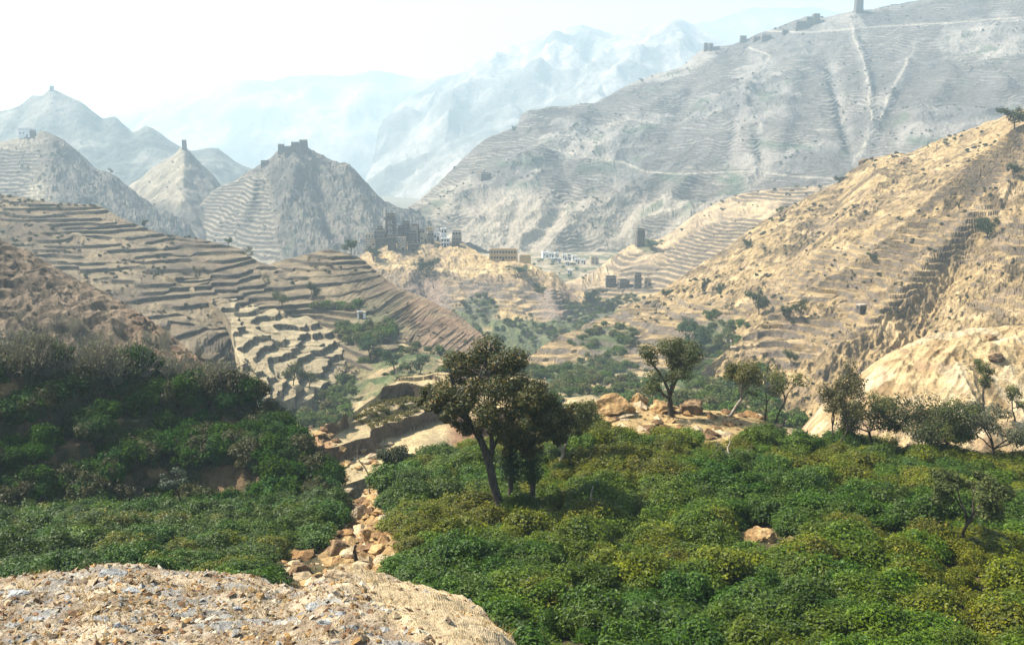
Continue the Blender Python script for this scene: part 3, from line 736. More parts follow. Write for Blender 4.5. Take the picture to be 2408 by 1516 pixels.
# ---- the stony knoll in front
def knoll():
    nc, nr = 310, 190
    edge = [(-260, 1385, 10.4), (-100, 1372, 10.5), (0, 1362, 10.5), (120, 1348, 10.6), (200, 1345, 10.6), (240, 1332, 10.7), (280, 1328, 10.7), (330, 1338, 10.6), (420, 1346, 10.4), (520, 1352, 10.2), (600, 1362, 10.0), (660, 1384, 9.7), (720, 1382, 9.6), (770, 1350, 9.9), (800, 1338, 10.0), (850, 1345, 9.9), (930, 1362, 9.6), (1010, 1380, 9.2), (1060, 1400, 8.8), (1130, 1440, 8.2), (1190, 1490, 7.5), (1230, 1545, 6.8), (1260, 1620, 6.1), (1280, 1720, 5.4)]
    E = resample(edge, nc)
    N = resample([(-260, 1800, 3.6), (300, 1800, 3.6), (700, 1800, 3.6), (1100, 1820, 3.5), (1280, 1860, 3.6)], nc)
    back0 = E + np.stack([0.15 * np.linspace(0, 1, nc) ** 6 * 6, 0.7 + 0 * E[:, 0], -1.6 + 0 * E[:, 0]], -1)
    back1 = E + np.stack([np.linspace(0, 1, nc) ** 6 * 4, 2.6 + 0 * E[:, 0], -14 + 0 * E[:, 0]], -1)
    C1 = catmull(np.stack([E, (E + N) / 2 + np.array([0, 0, 0.12]), N]), np.linspace(0, 2, nr))
    C0 = np.stack([back1 * (1 - t) + back0 * t for t in np.linspace(0, 1, 14)] + [back0 * (1 - t) + E * t for t in np.linspace(0.1, 0.9, 8)])
    N2 = N * np.array([1, 0, 0]) * 1.5 + np.array([0, -3.0, -1.75])
    C2 = np.stack([N * (1 - t) + N2 * t for t in np.linspace(0.05, 1, 24)])
    G = np.concatenate([C0, C1, C2])
    x, y = G[..., 0], G[..., 1]
    G[..., 2] += 0.16 * (ridged(x / 0.9, y / 0.6, 4, 231) - 0.4) + 0.05 * (fbm(x / 0.16, y / 0.16, 3, 232) - 0.5) + 0.16 * (fbm(x / 1.7, y / 1.7, 3, 233) - 0.5)
    V = G.reshape(-1, 3); x, y, z = V.T
    u, v = proj(V)
    n = fbm(x / 0.9, y / 0.9, 4, 234); m = fbm(x / 0.12, y / 0.12, 4, 235)
    c = mixc((0.20, 0.15, 0.10), (0.42, 0.34, 0.235), sstep(0.3, 0.68, n * .45 + m * .55))
    c = over(c, (0.26, 0.26, 0.24), 0.8 * sstep(0.56, 0.66, fbm(x / 0.5, y / 0.4, 4, 236)))
    c = over(c, (0.44, 0.34, 0.20), 0.75 * sstep(800, 900, u - (v - 1400) * 1.2))
    c = over(c, (0.28, 0.21, 0.13), 0.5 * sstep(-2, 0.5, -z - 5.2))
    Q = quads(*G.shape[:2])
    obj('stony_knoll', mesh_from('stony_knoll', V, Q, M_KNOLL, c, False), kind='structure')
    TERR.append(('stony_knoll', V, Q, u, v, np.zeros(len(V))))
knoll()

# ------------------------------------------------------------------ placing things on the ground
_BVH = {}
def bvh(name):
    if name not in _BVH:
        n, V, Q = next(t for t in TERR if t[0] == name)[:3]
        _BVH[name] = BVHTree.FromPolygons(V.tolist(), Q.tolist())
    return _BVH[name]

def hit(u, v, names, tries=160):
    """first ground point seen towards (u, v); looks a little lower where the line passes over the crest"""
    if isinstance(names, str):
        names = [names]
    for k in range(tries):
        d = P(u, v + k, 1.0)
        d = Vector(d).normalized()
        best = None
        for n in names:
            loc, nor, i, dist = bvh(n).ray_cast(Vector((0, 0, 0)), d)
            if loc is not None and (best is None or dist < best[1]):
                best = (loc, dist)
        if best:
            return best[0]
    raise ValueError('no ground at %s %s %s' % (u, v, names))

def sample(name, n, mask, rng, maxwall=0.6):
    """n random ground points of a hill whose place in the picture passes mask(u, v, x, y)"""
    nm, V, Q, U, W, K = next(t for t in TERR if t[0] == name)
    p = V[Q]
    ar = 0.5 * np.linalg.norm(np.cross(p[:, 2] - p[:, 0], p[:, 3] - p[:, 1]), axis=1)
    c = p.mean(1)
    uu, vv = proj(c)
    ok = mask(uu, vv, c[:, 0], c[:, 1]).astype(float) * (K[Q].mean(1) < maxwall)
    w = ar * ok
    if w.sum() <= 0:
        return np.zeros((0, 3))
    i = rng.choice(len(Q), n, p=w / w.sum())
    a, b = rng.random((2, n, 1))
    q = p[i]
    return (q[:, 0] * (1 - a) + q[:, 3] * a) * (1 - b) + (q[:, 1] * (1 - a) + q[:, 2] * a) * b

# ------------------------------------------------------------------ plants
def leaf_mat(name, rough=0.45, trans=0.25, spec=0.4):
    m = bpy.data.materials.new(name); m.use_nodes = True
    nt = m.node_tree; n = nt.nodes; l = nt.links
    b = n['Principled BSDF']; out = n['Material Output']
    at = n.new('ShaderNodeAttribute'); at.attribute_name = 'Col'
    oi = n.new('ShaderNodeObjectInfo')
    hs = n.new('ShaderNodeHueSaturation'); hs.inputs['Saturation'].default_value = 1.15
    mr = n.new('ShaderNodeMapRange'); mr.inputs['To Min'].default_value = 0.85; mr.inputs['To Max'].default_value = 1.15
    l.new(oi.outputs['Random'], mr.inputs['Value']); l.new(mr.outputs[0], hs.inputs['Value'])
    mh = n.new('ShaderNodeMapRange'); mh.inputs['To Min'].default_value = 0.482; mh.inputs['To Max'].default_value = 0.512
    l.new(oi.outputs['Random'], mh.inputs['Value']); l.new(mh.outputs[0], hs.inputs['Hue'])
    l.new(at.outputs['Color'], hs.inputs['Color'])
    l.new(hs.outputs[0], b.inputs['Base Color'])
    b.inputs['Roughness'].default_value = rough
    b.inputs['Specular IOR Level'].default_value = spec
    if trans:
        t = n.new('ShaderNodeBsdfTranslucent'); l.new(hs.outputs[0], t.inputs['Color'])
        mx = n.new('ShaderNodeMixShader'); mx.inputs[0].default_value = trans
        l.new(b.outputs[0], mx.inputs[1]); l.new(t.outputs[0], mx.inputs[2]); l.new(mx.outputs[0], out.inputs['Surface'])
    return m
M_LEAF = leaf_mat('glossy_leaf', 0.5, 0.3, 0.22)
M_LEAFM = leaf_mat('dull_leaf', 0.7, 0.25, 0.1)
def bark_mat(name, a, b_):
    m = bpy.data.materials.new(name); m.use_nodes = True
    nt = m.node_tree; n = nt.nodes; l = nt.links
    b = n['Principled BSDF']; b.inputs['Roughness'].default_value = 0.9; b.inputs['Specular IOR Level'].default_value = 0.1
    g = n.new('ShaderNodeNewGeometry'); mp = n.new('ShaderNodeMapping'); mp.inputs['Scale'].default_value = (9, 9, 2)
    no = n.new('ShaderNodeTexNoise'); no.inputs['Scale'].default_value = 1.2; no.inputs['Detail'].default_value = 5
    l.new(g.outputs['Position'], mp.inputs[0]); l.new(mp.outputs[0], no.inputs['Vector'])
    cr = n.new('ShaderNodeValToRGB'); cr.color_ramp.elements[0].position = 0.35; cr.color_ramp.elements[1].position = 0.7
    cr.color_ramp.elements[0].color = (*a, 1); cr.color_ramp.elements[1].color = (*b_, 1)
    l.new(no.outputs['Fac'], cr.inputs[0]); l.new(cr.outputs[0], b.inputs['Base Color'])
    bp = n.new('ShaderNodeBump'); bp.inputs['Strength'].default_value = 0.8; bp.inputs['Distance'].default_value = 0.04
    l.new(no.outputs['Fac'], bp.inputs['Height']); l.new(bp.outputs[0], b.inputs['Normal'])
    return m
M_BARK = bark_mat('dark_bark', (0.022, 0.018, 0.013), (0.09, 0.07, 0.05))
M_PALEBARK = bark_mat('pale_bark', (0.13, 0.10, 0.07), (0.38, 0.32, 0.24))

def leaves(pts, size, rng, up=0.5, out=None):
    """pointed leaf faces at pts; returns verts, quads"""
    n = len(pts)
    nor = rng.normal(size=(n, 3)); nor[:, 2] = np.abs(nor[:, 2]) + up
    if out is not None:
        nor = nor * 0.6 + out * 1.1
    nor /= np.linalg.norm(nor, axis=1, keepdims=True) + 1e-9
    t = rng.normal(size=(n, 3)); t -= nor * (t * nor).sum(1, keepdims=True)
    t /= np.linalg.norm(t, axis=1, keepdims=True) + 1e-9
    b = np.cross(nor, t)
    s = size * rng.uniform(0.45, 1.5, (n, 1))
    V = np.stack([pts - t * s * 0.5, pts + b * s * 0.29 + nor * s * 0.06, pts + t * s * 0.5 - nor * s * 0.08, pts - b * s * 0.29 + nor * s * 0.06], 1)
    return V.reshape(-1, 3), np.arange(4 * n).reshape(n, 4)

def clump_points(centers, radii, n, rng, shell=0.55, flat=0.8):
    centers = np.asarray(centers, float); radii = np.asarray(radii, float)
    w = radii ** 2; i = rng.choice(len(centers), n, p=w / w.sum())
    d = rng.normal(size=(n, 3)); d /= np.linalg.norm(d, axis=1, keepdims=True)
    rr = (shell + (1 - shell) * rng.random(n)) * np.where(rng.random(n) < 0.12, 1.18, 1.0)
    return centers[i] + d * (rr * radii[i])[:, None] * np.array([1, 1, flat]), i, d

def leaf_cols(i, nc, n, c0, c1, rng, tip=None):
    f = rng.random(nc)[i] * 0.45 + rng.random(n) ** 1.5 * 0.65
    c = np.asarray(c0)[None] * (1 - f)[:, None] + np.asarray(c1)[None] * f[:, None]
    if tip is not None:
        k = rng.random(n) < tip[1]
        c[k] = np.asarray(tip[0]) * rng.uniform(0.7, 1.2, (k.sum(), 1))
    return np.repeat(c, 4, 0)

class Tubes:
    def __init__(s): s.V = []; s.F = []; s.n = 0
    def add(s, pts, rad, k=6):
        pts = np.asarray(pts, float); rad = np.asarray(rad, float) * np.ones(len(pts))
        t = np.gradient(pts, axis=0); t /= np.linalg.norm(t, axis=1, keepdims=True) + 1e-9
        ref = np.array([0.31, 0.95, 0.02])
        a = np.cross(t, ref); a /= np.linalg.norm(a, axis=1, keepdims=True) + 1e-9
        b = np.cross(t, a)
        an = np.linspace(0, 2 * math.pi, k, endpoint=False)
        ring = pts[:, None] + rad[:, None, None] * (np.cos(an)[None, :, None] * a[:, None] + np.sin(an)[None, :, None] * b[:, None])
        m = len(pts)
        i = np.arange(m - 1)[:, None]; j = np.arange(k)[None]
        F = np.stack([i * k + j, i * k + (j + 1) % k, (i + 1) * k + (j + 1) % k, (i + 1) * k + j], -1).reshape(-1, 4) + s.n
        s.V.append(ring.reshape(-1, 3)); s.F.append(F); s.n += m * k
    def mesh(s, name, mat):
        return mesh_from(name, np.concatenate(s.V), np.concatenate(s.F), mat, None, True)

def wig(p0, p1, rng, n=6, amp=0.12, sag=0.0):
    p0 = np.asarray(p0, float); p1 = np.asarray(p1, float)
    t = np.linspace(0, 1, n)[:, None]
    L = np.linalg.norm(p1 - p0)
    w = np.cumsum(rng.normal(size=(n, 3)), 0) * amp * L / n
    w -= w[:1]; w -= t * w[-1:]
    q = p0 * (1 - t) + p1 * t + w
    q[:, 2] += sag * L * (4 * t * (1 - t))[:, 0]
    return q

def make_tree(seed, h=6., spread=2.5, fork=0.35, limbs=4, sub=3, shape='round', clump=0.9, nleaf=2500, leaf=0.14, c0=(0.03, 0.05, 0.015), c1=(0.08, 0.10, 0.03),
              rad=0.16, lean=0.1, stems=1, bark=None, mat=None, bare=0.0, tip=None, flat=0.8):
    rng = np.random.default_rng(seed)
    T = Tubes(); tips = []
    for st in range(stems):
        a0 = rng.uniform(0, 6.28)
        base = np.array([math.cos(a0), math.sin(a0), 0]) * (0.12 * h * 0.5 if stems > 1 else 0)
        fk = base + np.array([rng.normal() * lean * h, rng.normal() * lean * h, fork * h * rng.uniform(0.85, 1.15)])
        if stems > 1:
            fk[:2] += base[:2] * 2
        tr = wig(base - np.array([0, 0, 0.5]), fk, rng, 7, 0.22)
        T.add(tr, np.linspace(rad * 1.25, rad * 0.8, 7) * (0.7 if stems > 1 else 1), 8)
        for li in range(limbs):
            a = a0 + li * 6.283 / limbs + rng.normal() * 0.35
            rr = spread * rng.uniform(0.45, 0.8)
            if shape == 'umbrella': zz = h * rng.uniform(0.78, 0.92)
            elif shape == 'column': zz = h * rng.uniform(0.55, 0.95); rr *= 0.7
            else: zz = h * rng.uniform(0.42, 0.9)
            e = fk + np.array([math.cos(a) * rr, math.sin(a) * rr, zz - fk[2]])
            lb = wig(fk, e, rng, 6, 0.3, 0.05)
            T.add(lb, np.linspace(rad * 0.62, rad * 0.26, 6) * (0.75 if stems > 1 else 1), 6)
            for s_ in range(sub):
                k = rng.integers(2, 6)
                b_ = a + rng.normal() * 0.9
                r2 = spread * rng.uniform(0.2, 0.5)
                e2 = lb[k] + np.array([math.cos(b_) * r2, math.sin(b_) * r2, (0.05 if shape == 'umbrella' else 0.14) * h * rng.uniform(0.2, 1.2)])
                sb = wig(lb[k], e2, rng, 5, 0.3)
                T.add(sb, np.linspace(rad * 0.26, rad * 0.07, 5), 5)
                tips.append(e2)
                if bare:
                    for q in range(3):
                        T.add(wig(sb[3], e2 + rng.normal(size=3) * 0.12 * h, rng, 4, 0.3), np.linspace(rad * 0.09, rad * 0.03, 4), 4)
            tips.append(e)
    tips = np.array(tips)
    if shape == 'round':      # fill the heart of the crown
        tips = np.concatenate([tips, np.array([[rng.normal() * spread * .2, rng.normal() * spread * .2, h * rng.uniform(0.6, 0.92)] for _ in range(4)])])
    trunk = T.mesh('trunk', bark or M_BARK)
    if nleaf == 0:
        return trunk, None
    rad_c = clump * rng.uniform(0.65, 1.25, len(tips))
    p, i, d = clump_points(tips, rad_c, nleaf, rng, 0.45, flat)
    V, F = leaves(p, leaf, rng, 0.4, d)
    crown = mesh_from('crown', V, F, mat or M_LEAF, leaf_cols(i, len(tips), nleaf, c0, c1, rng, tip))
    return trunk, crown

def put_tree(name, data, loc, label, cat='tree', scale=1.0, rz=0.0, group=None, sx=1.0):
    root = bpy.data.objects.new(name, None); COL.objects.link(root)
    root.location = loc; root.rotation_euler = (0, 0, rz); root.scale = (scale * sx, scale * sx, scale)
    root.empty_display_size = 0.5
    root['label'] = label; root['category'] = cat
    if group: root['group'] = group
    obj('trunk', data[0], root)
    if data[1] is not None:
        obj('crown', data[1], root)
    return root

def make_shrub(seed, n=4200, leaf=0.10, c0=(0.018, 0.036, 0.008), c1=(0.075, 0.10, 0.02), mat=None, k=15, tip=None, hgt=1.0):
    rng = np.random.default_rng(seed)
    cen = []
    for i in range(k):
        a = rng.uniform(0, 6.283); r = math.sqrt(rng.random()) * 0.72
        cen.append([math.cos(a) * r, math.sin(a) * r, hgt * (0.30 + 0.75 * math.sqrt(max(0, 1 - r * r * 1.2)) * rng.uniform(0.6, 1.1))])
    rd = rng.uniform(0.22, 0.46, k)
    for i in range(k // 2):       # ragged shoots
        a = rng.uniform(0, 6.283); r = rng.uniform(0.2, 1.05)
        cen.append([math.cos(a) * r, math.sin(a) * r, hgt * rng.uniform(0.35, 1.3 - 0.5 * r)]); rd = np.append(rd, rng.uniform(0.12, 0.24))
    k = len(cen)
    p, i, d = clump_points(cen, rd, n, rng, 0.45, 1.0)
    p += rng.normal(size=p.shape) * 0.05
    p[:, 2] = np.maximum(p[:, 2], 0.02)
    V, F = leaves(p, leaf, rng, 0.5, d)
    return mesh_from('shrub_leaves', V, F, mat or M_LEAF, leaf_cols(i, k, n, c0, c1, rng, tip))

def make_twigs(seed, n=60, nl=260):
    rng = np.random.default_rng(seed)
    T = Tubes(); tips = []
    for i in range(n):
        a = rng.uniform(0, 6.283); r = rng.uniform(0.1, 0.9)
        e = np.array([math.cos(a) * r, math.sin(a) * r, rng.uniform(0.6, 1.6)])
        w = wig(e * np.array([0.15, 0.15, 0]), e, rng, 5, 0.3)
        T.add(w, np.linspace(0.022, 0.008, 5), 3); tips += [w[-1], w[-2], w[-3]]
    tips = np.array(tips)
    p = tips[rng.integers(0, len(tips), nl)] + rng.normal(size=(nl, 3)) * 0.16
    V, F = leaves(p, 0.10, rng)
    f = rng.random((nl, 1))
    c = np.repeat(np.array([[0.08, 0.09, 0.045]]) * (1 - f) + np.array([[0.18, 0.175, 0.10]]) * f, 4, 0)
    tv = np.concatenate(T.V); tf = np.concatenate(T.F)
    cc = np.concatenate([np.tile([[0.22, 0.19, 0.15]], (len(tv), 1)), c])
    return mesh_from('twigs', np.concatenate([tv, V]), np.concatenate([tf, F + len(tv)]), M_LEAFM, cc)

def scatter(name, pts, variants, scale, rng, label, zs=(0.8, 1.2), idx=None, sink=0.1):
    """one stuff object: shrubs set out on the ground points"""
    col = bpy.data.collections.new(name + '_kinds')
    for i, me in enumerate(variants):
        o = bpy.data.objects.new('%s_kind_%02d' % (name, i), me)
        col.objects.link(o)
    n = len(pts)
    me = bpy.data.meshes.new(name)
    me.vertices.add(n)
    sc = rng.uniform(scale[0], scale[1], n)
    p = np.asarray(pts, np.float32).copy(); p[:, 2] -= sink * sc
    me.vertices.foreach_set('co', p.ravel().astype(np.float32))
    a = me.attributes.new('sc', 'FLOAT_VECTOR', 'POINT')
    zz = rng.uniform(zs[0], zs[1], n)
    a.data.foreach_set('vector', np.stack([sc, sc, sc * zz], -1).astype(np.float32).ravel())
    a = me.attributes.new('ro', 'FLOAT_VECTOR', 'POINT')
    a.data.foreach_set('vector', np.stack([rng.normal(size=n) * 0.18, rng.normal(size=n) * 0.18, rng.uniform(0, 6.283, n)], -1).astype(np.float32).ravel())
    a = me.attributes.new('ix', 'INT', 'POINT')
    a.data.foreach_set('value', (rng.integers(0, len(variants), n) if idx is None else idx).astype(np.int32))
    o = obj(name, me, kind='stuff', label=label)
    ng = bpy.data.node_groups.new(name + '_nodes', 'GeometryNodeTree')
    ng.interface.new_socket('Geometry', in_out='INPUT', socket_type='NodeSocketGeometry')
    ng.interface.new_socket('Geometry', in_out='OUTPUT', socket_type='NodeSocketGeometry')
    N = ng.nodes; L = ng.links
    gi = N.new('NodeGroupInput'); go = N.new('NodeGroupOutput')
    ci = N.new('GeometryNodeCollectionInfo'); ci.inputs['Collection'].default_value = col
    ci.inputs['Separate Children'].default_value = True; ci.inputs['Reset Children'].default_value = True
    ip = N.new('GeometryNodeInstanceOnPoints'); ip.inputs['Pick Instance'].default_value = True
    def na(nm, ty):
        x = N.new('GeometryNodeInputNamedAttribute'); x.data_type = ty; x.inputs['Name'].default_value = nm
        return next(s for s in x.outputs if s.enabled and s.name == 'Attribute')
    er = N.new('FunctionNodeEulerToRotation')
    L.new(na('ro', 'FLOAT_VECTOR'), er.inputs[0])
    L.new(gi.outputs[0], ip.inputs['Points']); L.new(ci.outputs[0], ip.inputs['Instance'])
    L.new(na('ix', 'INT'), ip.inputs['Instance Index']); L.new(er.outputs[0], ip.inputs['Rotation']); L.new(na('sc', 'FLOAT_VECTOR'), ip.inputs['Scale'])
    L.new(ip.outputs[0], go.inputs[0])
    md = o.modifiers.new('set_out', 'NODES'); md.node_group = ng
    return o

# --- shrubs
rg = np.random.default_rng(77)
NEAR_SHRUBS = [make_shrub(1, 6500, 0.10, (0.013, 0.034, 0.003), (0.105, 0.15, 0.010)), make_shrub(2, 6500, 0.10, (0.010, 0.028, 0.003), (0.075, 0.125, 0.010)),
               make_shrub(3, 6500, 0.095, (0.024, 0.038, 0.004), (0.17, 0.175, 0.015)), make_shrub(4, 6000, 0.105, (0.009, 0.026, 0.004), (0.06, 0.105, 0.012)),
               make_shrub(5, 5500, 0.09, (0.024, 0.036, 0.005), (0.15, 0.15, 0.018), tip=((0.20, 0.16, 0.04), 0.04))]
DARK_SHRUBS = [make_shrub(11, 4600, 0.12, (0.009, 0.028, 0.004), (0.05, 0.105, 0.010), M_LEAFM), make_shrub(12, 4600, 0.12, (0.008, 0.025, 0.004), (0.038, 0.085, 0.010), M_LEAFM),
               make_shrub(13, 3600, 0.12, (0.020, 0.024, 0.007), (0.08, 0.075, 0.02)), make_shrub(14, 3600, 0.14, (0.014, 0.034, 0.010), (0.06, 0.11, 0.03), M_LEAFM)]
FAR_SHRUBS = [make_shrub(21, 700, 0.24, (0.03, 0.055, 0.014), (0.09, 0.125, 0.03), M_LEAFM), make_shrub(22, 700, 0.24, (0.035, 0.055, 0.02), (0.10, 0.12, 0.04), M_LEAFM),
              make_shrub(23, 600, 0.24, (0.055, 0.06, 0.025), (0.14, 0.135, 0.055), M_LEAFM)]
SCRUB = [make_shrub(31, 110, 0.5, (0.025, 0.033, 0.018), (0.06, 0.065, 0.035), M_LEAFM, 8), make_shrub(32, 110, 0.5, (0.05, 0.045, 0.028), (0.11, 0.095, 0.05), M_LEAFM, 8)]
TWIGS = [make_twigs(41), make_twigs(42)]

BARE = [(1798, 1285, 86, 52), (1874, 1295, 50, 34), (1560, 1010, 40, 14), (1690, 985, 70, 16), (1885, 1100, 20, 16), (1950, 1185, 36, 8), (1860, 1065, 16, 12), (1980, 1075, 18, 12), (1075, 1170, 16, 12)]
def field_mask(u, v, x, y):
    ok = (line_dist(u, v, GULLY) > 68) & (v < 1720) & (u > -200) & (u < 2580)
    for cx, cy, a, b in BARE:
        ok &= np.hypot((u - cx) / a, (v - cy) / b) > 1
    ok &= ~((u > 1340) & (v < 1046 - np.clip((1480 - u) * 0.3, 0, 40) + 10 * np.sin(u / 37) + np.clip((u - 1750) * 0.03, 0, 20)))
    ok &= ~((u > 640) & (u < 820) & (v > 1290) & (v < 1600))
    return ok
n1 = 4300
pts = sample('field_ground', n1, field_mask, rg)
yel = fbm(pts[:, 0] / 7, pts[:, 1] / 7, 3, 301)
ix = np.where(yel + 0.3 * (rg.random(n1) - .5) > 0.61, np.where(rg.random(n1) < 0.75, 2, 4), np.where(yel > 0.46, 0, np.where(rg.random(n1) < .5, 1, 3)))
ix = np.where((pts[:, 0] < -6) & (ix != 4) & (rg.random(n1) < 0.75), np.where(rg.random(n1) < .5, 3, 1), ix)
scatter('shrubbery', pts, NEAR_SHRUBS, (0.65, 1.5), rg, 'dense glossy green shrubs covering the fields below the knoll', (0.5, 1.0), ix)

def slope_mask(u, v, x, y):
    ok = (v > 840) & (v < 1300) & (u > -240) & (fbm(x / 5, y / 5, 2, 305) > 0.31)
    for cx, cy, a, b in [(535, 1018, 36, 26), (370, 1115, 24, 12), (20, 930, 24, 40), (250, 985, 40, 9), (655, 1130, 14, 8), (760, 1090, 40, 30), (690, 1020, 26, 40)]:
        ok &= np.hypot((u - cx) / a, (v - cy) / b) > 1
    return ok
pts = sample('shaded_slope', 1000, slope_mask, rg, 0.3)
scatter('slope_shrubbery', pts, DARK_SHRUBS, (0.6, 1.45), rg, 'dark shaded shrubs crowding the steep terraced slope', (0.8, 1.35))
pts = np.concatenate([sample('shaded_slope', 150, lambda u, v, x, y: (v < 915 + 0.05 * u) & (u > -240) & (u < 620), rg), sample('terraced_flats', 14, lambda u, v, x, y: (v > 885) & (v < 960) & (u > 640), rg),
                      sample('brown_hill', 60, lambda u, v, x, y: (v > 745 + 0.12 * u) & (u < 520), rg)])
scatter('leafless_brush', pts, TWIGS, (0.9, 1.9), rg, 'grey half-leafless brush along the top of the shaded slope', (0.9, 1.3))
dry = lambda a, b, s: (lambda u, v, x, y: (fbm(x / s, y / s, 2, a) > b))
pts = np.concatenate([sample('valley', 1350, lambda u, v, x, y: (fbm(x / 16, y / 16, 3, 401) > 0.46) & (v < 1010), rg),
                      sample('valley_bottom', 160, lambda u, v, x, y: v > 612, rg), sample('village_promontory', 800, lambda u, v, x, y: (v > 655) & (fbm(x / 15, y / 15, 3, 115) * 0.6 + sstep(660, 780, v) * 0.35 > 0.46), rg),
                      sample('golden_slope', 170, lambda u, v, x, y: (np.hypot((u - 1420) / 80, (v - 805) / 40) < 1) | (np.hypot((u - 1680) / 85, (v - 800) / 60) < 1) | (np.hypot((u - 1420) / 130, (v - 875) / 26) < 1), rg),
                      sample('terraced_ridge', 110, lambda u, v, x, y: ((np.hypot((u - 860) / 70, (v - 785) / 30) < 1) & (v > 772)) | (np.hypot((u - 790) / 60, (v - 722) / 8) < 1), rg)])
scatter('valley_shrubbery', pts, FAR_SHRUBS, (0.7, 2.1), rg, 'green shrubs and low trees filling the valley floor', (0.8, 1.3))
pts = np.concatenate([sample('terraced_mountain', 700, dry(411, 0.52, 60), rg), sample('castle_hill', 260, dry(412, 0.5, 30), rg), sample('left_hill', 260, dry(413, 0.5, 30), rg),
                      sample('tower_hill', 160, dry(414, 0.5, 30), rg), sample('golden_slope', 330, dry(415, 0.48, 30), rg), sample('golden_spur', 240, dry(416, 0.5, 20), rg),
                      sample('terraced_hill', 420, dry(417, 0.5, 20), rg), sample('terraced_ridge', 120, dry(418, 0.52, 20), rg), sample('pointed_hill', 120, dry(419, 0.5, 30), rg), sample('blue_hill', 400, dry(420, 0.5, 60), rg)])
far = np.clip(pts[:, 1] / 420, 0.6, 4)
o = scatter('hill_scrub', pts, SCRUB, (0.35, 1.15), rg, 'sparse dark scrub dotted over the dry hillsides', (0.7, 1.2))
a = o.data.attributes['sc']; buf = np.zeros(len(pts) * 3, np.float32); a.data.foreach_get('vector', buf)
a.data.foreach_set('vector', (buf.reshape(-1, 3) * np.clip(far, 0.6, 1.5)[:, None]).astype(np.float32).ravel())

